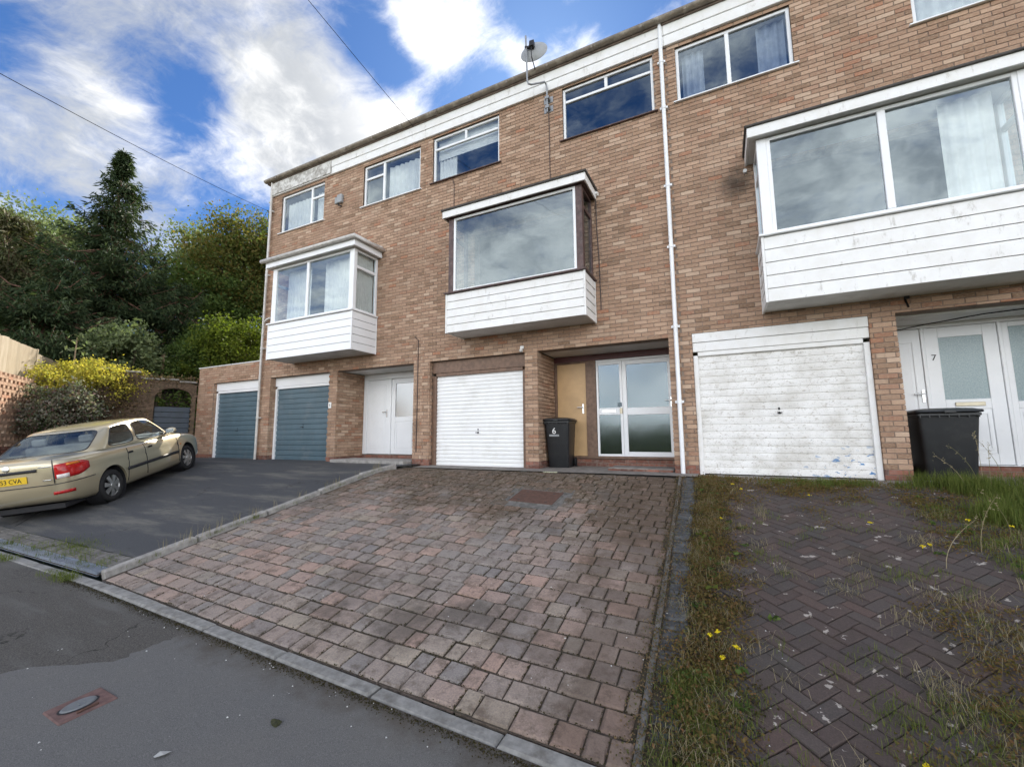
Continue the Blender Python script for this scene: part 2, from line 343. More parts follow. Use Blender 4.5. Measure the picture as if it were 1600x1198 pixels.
simple('soil', (.052, .040, .026), .97, var=.4, scale=6, bmp=.9, dirt=(.035, .045, .018), dirt_amt=.7, dirt_scale=1.2)
simple('land', (.05, .065, .028), .97, var=.35, scale=.3)

def leafmat(name, cols, trans=.25, rough=.7):
    m = bpy.data.materials.new(name); m.use_nodes = True; MATS[name] = m
    t = NT(m.node_tree); m.node_tree.nodes.clear()
    r = rndfac(t)
    n = len(cols); c = t.ramp(r, [(i/(n-1), cc) for i, cc in enumerate(cols)])
    d = t.n('ShaderNodeBsdfPrincipled', {'Base Color': c, 'Roughness': rough}); d.inputs['Specular IOR Level'].default_value = .08
    tl = t.n('ShaderNodeBsdfTranslucent', {'Color': t.mix(1.0, c, (1.25, 1.35, .7, 1), 'MULTIPLY')})
    mx = t.n('ShaderNodeMixShader', {0: trans, 1: d.outputs[0], 2: tl.outputs[0]})
    t.n('ShaderNodeOutputMaterial', {0: mx.outputs[0]})
leafmat('leaf_green', [(0.043, 0.072, 0.022), (0.080, 0.123, 0.035), (0.123, 0.167, 0.046), (0.065, 0.102, 0.029)], .35)
leafmat('leaf_pale', [(0.090, 0.120, 0.060), (0.144, 0.180, 0.090), (0.192, 0.222, 0.120), (0.108, 0.150, 0.060)], .3)
leafmat('leaf_autumn', [(0.140, 0.105, 0.031), (0.105, 0.119, 0.034), (0.070, 0.105, 0.028), (0.168, 0.119, 0.042)], .35)
leafmat('leaf_lime', [(0.068, 0.102, 0.017), (0.109, 0.136, 0.020), (0.058, 0.088, 0.014), (0.136, 0.156, 0.034)], .4)
leafmat('leaf_yellow', [(.34, .29, .06), (.44, .37, .07), (.24, .25, .06), (.50, .40, .07), (.15, .18, .05)], .4)
leafmat('leaf_mixed', [(0.084, 0.119, 0.056), (0.196, 0.210, 0.154), (0.140, 0.077, 0.070), (0.308, 0.308, 0.266), (0.070, 0.105, 0.042)], .25)
leafmat('needle', [(0.023, 0.038, 0.019), (0.038, 0.060, 0.028), (0.064, 0.085, 0.037), (0.030, 0.047, 0.023)], .18)
leafmat('needle_brown', [(0.050, 0.062, 0.028), (0.105, 0.092, 0.050), (0.067, 0.087, 0.034)], .18)
leafmat('dry_twig', [(.13, .085, .05), (.20, .14, .08), (.09, .065, .035), (.09, .10, .04)], .15)
leafmat('grass', [(0.075, 0.109, 0.025), (0.127, 0.161, 0.037), (0.172, 0.190, 0.057), (0.098, 0.138, 0.032)], .3)
leafmat('weed', [(0.130, 0.086, 0.039), (0.169, 0.124, 0.047), (0.111, 0.111, 0.034), (0.195, 0.104, 0.052), (0.117, 0.098, 0.036)], .3)
leafmat('straw', [(.30, .245, .15), (.38, .32, .21), (.24, .20, .12), (.20, .19, .09)], .25)
leafmat('flower', [(.72, .58, .03), (.80, .64, .03)], .25)
leafmat('moss', [(.030, .030, .010), (.052, .045, .018), (.045, .032, .018)], .1)
def mt(n): return MATS[n]
simple('dull_leaf', (.42, .42, .40), .6, var=.1)
# ------------------------------------------------------------------ mesh helpers
class MB:
    def __init__(s): s.v = []; s.f = []; s.mi = []; s.r = []; s.cut = []
    def add(s, vs, fs, mi=0, rnd=0.0):
        o = len(s.v); s.cut.append((o, len(s.f))); s.v.extend([tuple(q) for q in vs]); s.r.extend([rnd]*len(vs))
        for f in fs: s.f.append(tuple(o+i for i in f)); s.mi.append(mi)
        return s
    def box(s, x0, x1, y0, y1, z0, z1, mi=0, rnd=0.0):
        return s.add([(x0,y0,z0),(x1,y0,z0),(x1,y1,z0),(x0,y1,z0),(x0,y0,z1),(x1,y0,z1),(x1,y1,z1),(x0,y1,z1)],
                     [(0,3,2,1),(4,5,6,7),(0,1,5,4),(1,2,6,5),(2,3,7,6),(3,0,4,7)], mi, rnd)
    def obox(s, o, u, v, n, a, b, c, mi=0, rnd=0.0):
        """box at corner o spanned by a*u, b*v, c*n"""
        o = Vector(o); u = Vector(u)*a; v = Vector(v)*b; n = Vector(n)*c
        P_ = [o, o+u, o+u+v, o+v]; P_ += [q+n for q in P_]
        return s.add(P_, [(0,3,2,1),(4,5,6,7),(0,1,5,4),(1,2,6,5),(2,3,7,6),(3,0,4,7)], mi, rnd)
    def prism(s, poly, axis, a0, a1, mi=0):
        """poly: list of (p,q); axis 'x': (y,z), 'y': (x,z), 'z': (x,y)"""
        def pt(p, q, a): return {'x': (a, p, q), 'y': (p, a, q), 'z': (p, q, a)}[axis]
        n = len(poly); vs = [pt(p, q, a0) for p, q in poly]+[pt(p, q, a1) for p, q in poly]
        fs = [tuple(range(n))[::-1], tuple(range(n, 2*n))]+[(i, (i+1) % n, n+(i+1) % n, n+i) for i in range(n)]
        return s.add(vs, fs, mi)
    def tube(s, pts, rad, n=8, mi=0, cap=True, rnd=0.0):
        pts = [Vector(p) for p in pts]; rads = rad if isinstance(rad, (list, tuple)) else [rad]*len(pts)
        vs = []; prev = None
        for i, p in enumerate(pts):
            d = (pts[min(i+1, len(pts)-1)]-pts[max(i-1, 0)]).normalized()
            if prev is None:
                a = Vector((0, 0, 1)) if abs(d.z) < .9 else Vector((1, 0, 0)); u = d.cross(a).normalized()
            else:
                u = (prev-d*prev.dot(d)).normalized()
            prev = u; q = d.cross(u)
            for k in range(n):
                t = 2*math.pi*k/n; vs.append(p+(u*math.cos(t)+q*math.sin(t))*rads[i])
        fs = []
        for i in range(len(pts)-1):
            for k in range(n):
                fs.append((i*n+k, i*n+(k+1) % n, (i+1)*n+(k+1) % n, (i+1)*n+k))
        if cap: fs.append(tuple(range(n))[::-1]); fs.append(tuple((len(pts)-1)*n+k for k in range(n)))
        return s.add(vs, fs, mi, rnd)
    def lathe(s, prof, o, ax, n=24, mi=0, closed=False):
        """prof: (radius, height along ax)"""
        ax = Vector(ax).normalized(); o = Vector(o)
        a = Vector((0, 0, 1)) if abs(ax.z) < .9 else Vector((1, 0, 0)); u = ax.cross(a).normalized(); q = ax.cross(u)
        vs = []
        for r_, h in prof:
            for k in range(n):
                t = 2*math.pi*k/n; vs.append(o+ax*h+(u*math.cos(t)+q*math.sin(t))*r_)
        fs = []; m_ = len(prof)
        for i in range(m_ if closed else m_-1):
            j = (i+1) % m_
            for k in range(n): fs.append((i*n+k, i*n+(k+1) % n, j*n+(k+1) % n, j*n+k))
        return s.add(vs, fs, mi)
    def frame(s, x0, x1, y0, y1, z0, z1, wv, wh=None, mi=0):
        """rectangular frame in the xz plane; uprights full height, rails between"""
        wh = wh or wv
        s.box(x0, x0+wv, y0, y1, z0, z1, mi); s.box(x1-wv, x1, y0, y1, z0, z1, mi)
        s.box(x0+wv, x1-wv, y0+.001, y1-.001, z0, z0+wh, mi); s.box(x0+wv, x1-wv, y0+.001, y1-.001, z1-wh, z1, mi)
        return s
    def mesh(s, name, mats, smooth=False):
        me = bpy.data.meshes.new(name); me.from_pydata(s.v, [], s.f)
        for q in (mats if isinstance(mats, (list, tuple)) else [mats]): me.materials.append(MATS[q])
        if any(s.mi): me.polygons.foreach_set('material_index', s.mi)
        if any(s.r):
            a = me.attributes.new('rnd', 'FLOAT', 'POINT'); a.data.foreach_set('value', s.r)
        if smooth: me.polygons.foreach_set('use_smooth', [True]*len(me.polygons))
        me.update(); return me

def link(name, data, parent=None):
    o = bpy.data.objects.new(name, data); COL.objects.link(o)
    if parent is not None: adopt(o, parent)
    return o
def world_loc(p):
    l = Vector(p.location) if not p.parent else Vector((0, 0, 0))
    return l
def adopt(o, parent):
    """child keeps world coordinates when the parent is an Empty with location only"""
    o.parent = parent
    root = parent
    while root.parent is not None: root = root.parent
    if parent is root: o.matrix_parent_inverse = Matrix.Translation(-Vector(root.location))
def build(mb, name, mats, parent=None, bevel=0.0, smooth=False, segs=1, autosmooth=None):
    o = link(name, mb.mesh(name, mats, smooth), parent)
    if bevel:
        md = o.modifiers.new('bevel', 'BEVEL'); md.width = bevel; md.segments = segs; md.limit_method = 'ANGLE'; md.angle_limit = R(40)
    return o
def build_each(mb, name, mats, parent=None, **k):
    """one object for each piece added to mb"""
    out = []; c = mb.cut+[(len(mb.v), len(mb.f))]
    for (v0, f0), (v1, f1) in zip(c, c[1:]):
        q = MB(); q.v = mb.v[v0:v1]; q.r = mb.r[v0:v1]; q.f = [tuple(i-v0 for i in f) for f in mb.f[f0:f1]]; q.mi = mb.mi[f0:f1]
        out.append(build(q, name, mats, parent, **k))
    return out
def tag(o, label=None, cat=None, group=None, kind=None):
    if label: o['label'] = label
    if cat: o['category'] = cat
    if group: o['group'] = group
    if kind: o['kind'] = kind
    return o
def _thing(name, loc, label, cat, group=None):
    o = link(name, None); o.location = loc; o.empty_display_size = .2
    return tag(o, label, cat, group)
def struct(o): o['kind'] = 'structure'; return o
def stuff(o): o['kind'] = 'stuff'; return o
def soft_shade(o, ang=35):
    me = o.data
    me.polygons.foreach_set('use_smooth', [True]*len(me.polygons))
    try: me.set_sharp_from_angle(angle=R(ang))
    except Exception: pass
    return o
def np_mesh(name, V, F, mat, rnd=None, smooth=False):
    me = bpy.data.meshes.new(name); V = np.asarray(V, np.float32); F = np.asarray(F, np.int32); k = F.shape[1]
    me.vertices.add(len(V)); me.vertices.foreach_set('co', V.ravel())
    me.loops.add(F.size); me.loops.foreach_set('vertex_index', F.ravel())
    me.polygons.add(len(F)); me.polygons.foreach_set('loop_start', np.arange(0, F.size, k, dtype=np.int32)); me.polygons.foreach_set('loop_total', np.full(len(F), k, np.int32))
    if smooth: me.polygons.foreach_set('use_smooth', np.ones(len(F), bool))
    for q in (mat if isinstance(mat, (list, tuple)) else [mat]): me.materials.append(MATS[q])
    me.update(calc_edges=True)
    if rnd is not None:
        a = me.attributes.new('rnd', 'FLOAT', 'POINT'); a.data.foreach_set('value', np.asarray(rnd, np.float32))
    return me
def in_frame_area(pts):
    """area on the photograph in pixels of a quad, 0 when any corner lies outside the frame"""
    q = []
    for p in pts:
        d = Vector(p)-CAM_LOC; z = d.dot(fwd)
        if z < .1: return 0.0
        x = 800+FPX*d.dot(rr)/z; y = 599-FPX*d.dot(uu)/z
        if not (-4 < x < 1604 and -4 < y < 1202): return 0.0
        q.append((x, y))
    a = 0
    for i in range(len(q)):
        x0, y0 = q[i]; x1, y1 = q[(i+1) % len(q)]; a += x0*y1-x1*y0
    return abs(a)/2

# ------------------------------------------------------------------ shape of the ground
def clampf(v, a, b): return max(a, min(b, v))
def ybreak(x): return clampf(-.45-.157*(-.6-x), -1.3, -.3)
KY = -5.45
def drive_z(x, y):
    d = ybreak(x)-y
    s = .12
    d = (d+math.sqrt(d*d+s*s))/2 if d > -1 else 0.0
    return -.2*d
def ground_z(x, y):
    if y >= KY: return drive_z(x, y)
    return drive_z(x, KY)-.022+.04*max(y-KY, -14.0)
def sheet(name, fn, xs, ys, mat, off=0.0, keep=None):
    V = [(x, y, fn(x, y)+off) for y in ys for x in xs]; nx = len(xs); F = []
    for j in range(len(ys)-1):
        for i in range(nx-1):
            if keep and not keep((xs[i]+xs[i+1])/2, (ys[j]+ys[j+1])/2): continue
            F.append((j*nx+i, j*nx+i+1, (j+1)*nx+i+1, (j+1)*nx+i))
    me = np_mesh(name, V, F, mat, smooth=True)
    return struct(link(name, me))
lin = lambda a, b, n: list(np.linspace(a, b, n))

# land to the horizon
mb = MB(); n = 48
vs = [(0, 0, -2.2)]+[(900*math.cos(2*math.pi*k/n), 900*math.sin(2*math.pi*k/n), -6.0) for k in range(n)]
mb.add(vs, [(0, 1+k, 1+(k+1) % n) for k in range(n)])
struct(build(mb, 'ground', 'land'))
# footway and road, one sheet; lighter resurfaced panel just above it
sheet('road', ground_z, lin(-45, 30, 101), lin(-22, KY-.125, 34), 'tarmac_old')
patch = [(-2.2, -5.70), (-3.1, -5.62), (-4.0, -5.63), (-4.12, -6.05), (-4.3, -6.45), (-4.5, -7.2), (-4.6, -9.8), (6, -9.8), (6, -5.70)]
def in_poly(x, y, poly):
    c = False; j = len(poly)-1
    for i in range(len(poly)):
        xi, yi = poly[i]; xj, yj = poly[j]
        if (yi > y) != (yj > y) and x < (xj-xi)*(y-yi)/(yj-yi)+xi: c = not c
        j = i
    return c
def patch_left(y):
    pts = [(-5.58, -3.7), (-5.65, -4.0), (-6.1, -4.06), (-6.4, -4.45), (-6.65, -4.6), (-9.8, -5.1)]
    for (y0, x0), (y1, x1) in zip(pts, pts[1:]):
        if y <= y0 and y >= y1: return x0+(x1-x0)*(y0-y)/(y0-y1)
    return -5.1
ys = lin(-9.8, KY-.128, 160)
V = []; F = []; NX = 60
for y in ys:
    xl = patch_left(y)+.025*math.sin(y*9)+random.gauss(0, .012)
    for i in range(NX+1):
        x = xl+(7-xl)*(i/NX)**1.3; V.append((x, y, ground_z(x, y)+.004))
for j in range(len(ys)-1):
    for i in range(NX): a = j*(NX+1)+i; F.append((a, a+1, a+NX+2, a+NX+1))
struct(link('pavement', np_mesh('pavement', V, F, 'tarmac_new', smooth=True)))

# sheets the drives are laid on
LX = lambda y: -6.04+.0*y                                   # left edge of the paved drive
sheet('tarmac_drive', lambda x, y: drive_z(x, y)+.0, lin(-16.5, -6.12, 60), lin(KY+.36, 0.25, 40), 'tarmac_drive', .035)
apron = MB()
V = []
sheet('concrete_apron', lambda x, y: .012-.02*max(0, -y), lin(-6.0, -.42, 30), lin(-.46, 1.1, 12), 'apron_concrete', 0)
sheet('garage_apron', lambda x, y: min(.0, drive_z(x, y))-.004, lin(-.41, 5.3, 30), lin(-.62, 1.1, 12), 'apron_concrete', 0)

# ---- paved drive of three block sizes
PAV_Z = .0
drive = sheet('paved_drive', lambda x, y: drive_z(x, y)-.015, lin(-6.04, -.60, 60), lin(KY, -.40, 60), 'bedding')
tag(drive, 'sloping driveway of mixed pink and grey block paving')
def frame_at(x, y, yaw=0.0):
    e = .05
    dx = (drive_z(x+e, y)-drive_z(x-e, y))/(2*e); dy = (drive_z(x, y+e)-drive_z(x, y-e))/(2*e)
    nrm = Vector((-dx, -dy, 1)).normalized()
    xa = Vector((math.cos(yaw), math.sin(yaw), 0)); xa = (xa-nrm*xa.dot(nrm)).normalized(); ya = nrm.cross(xa)
    m_ = Matrix((xa, ya, nrm)).transposed().to_4x4()
    m_.translation = Vector((x, y, drive_z(x, y)))
    return m_
def stone(L, W, H=.05, ch=.008, irr=0.0):
    a, b_ = L/2, W/2; h = H*.2
    j = lambda: random.uniform(-irr, irr)
    vs = [(-a, -b_, -H), (a, -b_, -H), (a, b_, -H), (-a, b_, -H), (-a, -b_, -ch), (a, -b_, -ch), (a, b_, -ch), (-a, b_, -ch)]
    vs += [(-a+ch+j(), -b_+ch+j(), 0), (a-ch+j(), -b_+ch+j(), 0), (a-ch+j(), b_-ch+j(), 0), (-a+ch+j(), b_-ch+j(), 0)]
    fs = [(8, 9, 10, 11)]+[(4+i, 4+(i+1) % 4, 8+(i+1) % 4, 8+i) for i in range(4)]+[(i, (i+1) % 4, 4+(i+1) % 4, 4+i) for i in range(4)]
    return vs, fs
def lay(parent, name, stuffname, items, mat, limit, shapes):
    """items: (shape key, matrix). The largest in the picture become objects, the rest one mesh"""
    sc = []
    for i, (k, m_) in enumerate(items):
        L, W = shapes[k][:2]
        sc.append((in_frame_area([m_ @ Vector(q) for q in ((-L/2, -W/2, 0), (L/2, -W/2, 0), (L/2, W/2, 0), (-L/2, W/2, 0))]), i))
    sc.sort(reverse=True); top = set(i for a, i in sc[:limit] if a > 0)
    meshes = {}
    rest = MB()
    for i, (k, m_) in enumerate(items):
        if i in top:
            kk = (k, i % 3)
            if kk not in meshes:
                vs, fs = shapes[k][2](); q = MB(); q.add(vs, fs); meshes[kk] = q.mesh(name, mat)
            o = link(name, meshes[kk], parent); o.matrix_basis = m_
        else:
            vs, fs = shapes[k][2](); rest.add([m_ @ Vector(q) for q in vs], fs, 0, random.random())
    if rest.v: stuff(build(rest, stuffname, mat, parent))
sh = {'long': (.232, .163, lambda: stone(.231, .162, ch=.011, irr=.008)), 'mid': (.170, .163, lambda: stone(.169, .162, ch=.011, irr=.008)), 'short': (.118, .163, lambda: stone(.117, .162, ch=.011, irr=.008))}
items = []
row = 0; y = KY+.088
while y < -.50:
    x = -6.02+random.uniform(0, .05); xe = -.70+.17*clampf((-.5-y)/4.95, 0, 1)
    while x < xe-.035:
        k = random.choices(['long', 'mid', 'short'], [.36, .40, .24])[0]; L = sh[k][0]
        if x+L > xe:
            k = 'short' if xe-x < .15 else ('mid' if xe-x < .21 else 'long'); L = sh[k][0]
            if x+L > xe+.03:
                L = round(xe-x, 2); k = ('cut', L); sh.setdefault(k, (L, .163, (lambda L=L: stone(L-.002, .162, ch=.008, irr=.003))))
        cx_ = x+L/2
        hole = -2.92 < cx_ < -2.10 and -2.26 < y < -1.58
        if not hole:
            m_ = frame_at(cx_, y, random.gauss(0, .012)) @ Euler((random.gauss(0, .012), random.gauss(0, .012), 0)).to_matrix().to_4x4()
            m_.translation += Vector((0, random.gauss(0, .002), random.gauss(0, .0026)-.001))
            items.append((k, m_))
        x += L+.009
    y += .174; row += 1
PAVITEMS = list(items)
lay(drive, 'paver', 'paving', items, 'paver', 300, sh)
# ---- dark herringbone drive on the right
hdrive = sheet('herringbone_drive', lambda x, y: drive_z(x, y)-.016, lin(-.597, 5.4, 66), lin(KY, -.3, 60), 'soil')
tag(hdrive, 'neglected driveway of dark herringbone bricks overgrown with weeds')
items = []; a45 = R(47)
ca, sa = math.cos(a45), math.sin(a45); wB = .1035
for m_i in range(-60, 60):
    for n_i in range(-20, 20):
        for kind in (0, 1):
            gx_, gy_ = m_i+4*n_i, m_i
            if kind == 0: px_, py_, yw = gx_+1, gy_+.5, 0
            else: px_, py_, yw = gx_+2.5, gy_+0.0, R(90)
            X = 1.5+(px_*ca-py_*sa)*wB; Y = -3+(px_*sa+py_*ca)*wB
            if not (-.28 < X < 5.2 and KY+.09 < Y < -.52): continue
            if X > 3.9: continue
            m_ = frame_at(X, Y, yw+a45+random.gauss(0, .01)) @ Euler((random.gauss(0, .015), random.gauss(0, .015), 0)).to_matrix().to_4x4()
            m_.translation.z += random.gauss(0, .0025)-.001
            items.append(('b', m_))
lay(hdrive, 'paver', 'paving', items, 'dark_paver', 300, {'b': (.2, .097, lambda: stone(.2005, .0975, .05, .006, .002))})
# hard edging between the two drives: thin concrete strip and a row of dark blocks
edge = struct(link('edging', None)); edge.location = (0, 0, 0)
tag(edge, 'concrete strip and dark block edging between the two driveways')
yy = KY+.02
while yy < -.5:
    L = .9 if yy+.9 < -.5 else -.5-yy
    if L < .1: break
    q = MB(); vs, fs = stone(.042, L-.008, .12, .008)
    xs_e = -.665+.17*clampf((-.5-yy-L/2)/4.95, 0, 1); m_ = frame_at(xs_e, yy+L/2, .0343); m_.translation += Vector((0, 0, .004+random.gauss(0, .004)))
    q.add(vs, fs); o = build(q, 'edging_strip', 'sett_stone', edge); o.matrix_basis = m_
    yy += L
bme = MB(); vs, fs = stone(.172, .098, .10, .012, .008); bme.add(vs, fs); bme = bme.mesh('edging_block', 'edging_dark')
yy = KY+.06; 
while yy < -.42:
    o = link('edging_block', bme, edge); m_ = frame_at(-.545+.17*clampf((-.5-yy)/4.95, 0, 1)+.012*math.sin(yy*3), yy, .0343+random.gauss(0, .04)); m_.translation.z += .006-.02*clampf((-3.4-yy)/1.2, 0, 1)+random.gauss(0, .005); o.matrix_basis = m_
    yy += .108
# raised edging between tarmac and paving
redge = struct(link('drive_edging', None)); tag(redge, 'raised concrete edging between the tarmac and the paved drive')
yy = KY+.02
while yy < -1.0:
    L = .91
    q = MB(); vs, fs = stone(.10, L-.01, .25, .012); q.add(vs, fs)
    m_ = frame_at(-6.105, yy+L/2); m_.translation += Vector((random.gauss(0, .006), 0, .055+random.gauss(0, .006)))
    o = build(q, 'edging_stone', 'concrete', redge); o.matrix_basis = m_
    yy += L
# kerb along the footway
kerb = struct(link('kerb', None)); tag(kerb, 'flush concrete kerb between the drives and the footway')
xx = 5.2
while xx > -16:
    L = .915; 
    q = MB(); vs, fs = stone(L-.012, .118, .15, .016, .003); q.add(vs, fs)
    m_ = frame_at(xx-L/2, KY-.066); m_ = Matrix.Translation((0, 0, 0)) @ m_
    # the kerb top lies nearly level across
    zc = drive_z(xx-L/2, KY)-.012+random.gauss(0, .004)
    sl = (drive_z(xx, KY)-drive_z(xx-L, KY))/L
    mm = Euler((R(2.5), -math.atan(sl), random.gauss(0, .004))).to_matrix().to_4x4(); mm.translation = Vector((xx-L/2, KY-.066, zc))
    o = build(q, 'kerb_stone', 'kerb_stone', kerb); o.matrix_basis = mm
    xx -= L
# set blocks and drain channel at the foot of the tarmac drive
setts = struct(link('block_strip', None)); tag(setts, 'strip of grey setts at the foot of the tarmac driveway')
q = MB(); vs, fs = stone(.155, .105, .05, .008, .003); q.add(vs, fs); sme = q.mesh('paver', 'sett_stone')
for j in range(2):
    xx = -6.26
    while xx > -13:
        o = link('paver', sme, setts); m_ = frame_at(xx-(j % 2)*.08, KY+.205+j*.112, random.gauss(0, .02)); m_.translation.z += .026+random.gauss(0, .004); o.matrix_basis = m_
        xx -= .163
sheet('sett_bed', lambda x, y: drive_z(x, y)+.012, lin(-16.5, -6.16, 60), lin(KY, KY+.365, 6), 'bedding')
ch = _thing('drain_channel', (-6.2, KY+.08, drive_z(-6.2, KY)), 'bluish metal drain channel grating at the foot of the tarmac driveway', 'drain', None)
xx = -6.2; k = 0
while xx > -12.5:
    L = 1.0; q = MB(); zc = drive_z(xx-.5, KY+.08)+.028
    q.box(xx-L+.008, xx, KY+.015, KY+.035, zc-.05, zc); q.box(xx-L+.008, xx, KY+.135, KY+.155, zc-.05, zc)
    for i in range(9):
        yb_ = KY+.037+i*.0110
        q.box(xx-L+.012, xx-.004, yb_, yb_+.0088, zc-.03, zc-.004)
    q.box(xx-L+.012, xx-.004, KY+.036, KY+.134, zc-.02, zc-.012)
    build(q, 'grating', 'channel_steel', ch); xx -= L; k += 1
# ------------------------------------------------------------------ brickwork
BL, BH, MJ = .215, .065, .010
def wall_bricks(o, u, nrm, u0, u1, z0, z1, holes, zbase=0.0, phase=0.0, skipz=None):
    """bricks of a wall in the plane through o along u (horizontal), facing nrm. returns list of (a0,a1,z0,z1)"""
    out = []; H = BH+MJ
    j0 = math.floor((z0-zbase)/H); j1 = math.ceil((z1-zbase)/H)
    for j in range(j0, j1):
        a0 = zbase+j*H; a1 = a0+BH
        a0 = max(a0, z0); a1 = min(a1, z1)
        if a1-a0 < .02: continue
        off = phase+(0 if j % 2 else (BL+MJ)/2)
        i0 = math.floor((u0-off)/(BL+MJ))-1; i1 = math.ceil((u1-off)/(BL+MJ))+1
        for i in range(i0, i1):
            b0 = max(off+i*(BL+MJ), u0); b1 = min(off+i*(BL+MJ)+BL, u1)
            if b1-b0 < .02: continue
            segs = [(b0, b1, a0, a1)]
            for h in holes:
                ns = []
                for (s0, s1, t0, t1) in segs:
                    if s1 <= h[0] or s0 >= h[1] or t1 <= h[2]+.004 or t0 >= h[3]-.004: ns.append((s0, s1, t0, t1)); continue
                    if s0 < h[0]: ns.append((s0, h[0], t0, t1))
                    if s1 > h[1]: ns.append((h[1], s1, t0, t1))
                    if (s1 > h[0] and s0 < h[1]):
                        m0, m1 = max(s0, h[0]), min(s1, h[1])
                        if t0 < h[2]: ns.append((m0, m1, t0, h[2]))
                        if t1 > h[3]: ns.append((m0, m1, h[3], t1))
                segs = ns
            for s_ in segs:
                if s_[1]-s_[0] > .03 and s_[3]-s_[2] > .018: out.append(s_)
    return out
def brick_geo(mb, o, u, n, br, proud, rnd, mi=0, depth=.032):
    a0, a1, z0, z1 = br
    O = Vector(o); U = Vector(u); N_ = Vector(n)
    def pt(a, z, d): return O+U*a+Vector((0, 0, z))+N_*d
    e = .0025
    f = [pt(a0+e, z0+e, proud), pt(a1-e, z0+e, proud), pt(a1-e, z1-e, proud), pt(a0+e, z1-e, proud)]
    m_ = [pt(a0, z0, proud-e*1.3), pt(a1, z0, proud-e*1.3), pt(a1, z1, proud-e*1.3), pt(a0, z1, proud-e*1.3)]
    bk = [pt(a0, z0, proud-depth), pt(a1, z0, proud-depth), pt(a1, z1, proud-depth), pt(a0, z1, proud-depth)]
    flip = U.cross(Vector((0, 0, 1))).dot(N_) < 0
    fs = [(0, 1, 2, 3)]+[(4+i, 4+(i+1) % 4, (i+1) % 4, i) for i in range(4)]+[(8+i, 8+(i+1) % 4, 4+(i+1) % 4, 4+i) for i in range(4)]
    if flip: fs = [q[::-1] for q in fs]
    mb.add(f+m_+bk, fs, mi, rnd)
class Brickwork:
    """collects the bricks of one building, then makes the largest in view objects and the rest one mesh"""
    def __init__(s, house): s.h = house; s.items = []
    def wall(s, o, u, n, u0, u1, z0, z1, holes=(), plinth=True, **k):
        brs = wall_bricks(o, u, n, u0, u1, z0, z1, holes, **k)
        for br in brs:
            mat = 'plinth_brick' if plinth and (br[2]+br[3])/2 < .15 else 'brick'
            s.items.append((o, u, n, br, random.gauss(0, .0013), mat))
    def finish(s, limit=300):
        sc = []
        for i, (o, u, n, br, pr, mat) in enumerate(s.items):
            O = Vector(o); U = Vector(u)
            pts = [O+U*a+Vector((0, 0, z)) for a, z in ((br[0], br[2]), (br[1], br[2]), (br[1], br[3]), (br[0], br[3]))]
            sc.append((in_frame_area(pts), i))
        sc.sort(reverse=True); top = [i for a, i in sc[:limit] if a > 40]; ts = set(top)
        cache = {}
        for i in top:
            o, u, n, br, pr, mat = s.items[i]
            key = (round(br[1]-br[0], 3), round(br[3]-br[2], 3), tuple(u), tuple(n), mat)
            if key not in cache:
                q = MB(); brick_geo(q, (0, 0, 0), u, n, (0, br[1]-br[0], 0, br[3]-br[2]), 0, 0); cache[key] = q.mesh('brick', mat)
            b_ = link('brick', cache[key], s.h)
            b_.location = Vector(o)+Vector(u)*br[0]+Vector((0, 0, br[2]))+Vector(n)*pr
        for mat in ('brick', 'plinth_brick'):
            q = MB()
            for i, (o, u, n, br, pr, mm) in enumerate(s.items):
                if i not in ts and mm == mat: brick_geo(q, o, u, n, br, pr, random.random())
            if q.v: stuff(build(q, 'brickwork' if mat == 'brick' else 'plinth_brickwork', mat, s.h))
def panel_with_holes(mb, x0, x1, z0, z1, y0, y1, holes, mi=0):
    """solid wall slab in the xz plane between y0 (front) and y1 with rectangular openings and their reveals"""
    xs = sorted(set([x0, x1]+[min(max(h[i], x0), x1) for h in holes for i in (0, 1)]))
    zs = sorted(set([z0, z1]+[min(max(h[i], z0), z1) for h in holes for i in (2, 3)]))
    solid = {}
    for i in range(len(xs)-1):
        for j in range(len(zs)-1):
            cx_, cz_ = (xs[i]+xs[i+1])/2, (zs[j]+zs[j+1])/2
            solid[i, j] = not any(h[0] < cx_ < h[1] and h[2] < cz_ < h[3] for h in holes)
    for (i, j), sld in solid.items():
        if not sld: continue
        a0, a1, b0, b1 = xs[i], xs[i+1], zs[j], zs[j+1]
        mb.add([(a0, y0, b0), (a1, y0, b0), (a1, y0, b1), (a0, y0, b1)], [(0, 1, 2, 3)], mi)
        mb.add([(a0, y1, b0), (a1, y1, b0), (a1, y1, b1), (a0, y1, b1)], [(3, 2, 1, 0)], mi)
        if not solid.get((i-1, j), False): mb.add([(a0, y0, b0), (a0, y1, b0), (a0, y1, b1), (a0, y0, b1)], [(3, 2, 1, 0)], mi)
        if not solid.get((i+1, j), False): mb.add([(a1, y0, b0), (a1, y1, b0), (a1, y1, b1), (a1, y0, b1)], [(0, 1, 2, 3)], mi)
        if not solid.get((i, j-1), False): mb.add([(a0, y0, b0), (a1, y0, b0), (a1, y1, b0), (a0, y1, b0)], [(3, 2, 1, 0)], mi)
        if not solid.get((i, j+1), False): mb.add([(a0, y0, b1), (a1, y0, b1), (a1, y1, b1), (a0, y1, b1)], [(0, 1, 2, 3)], mi)

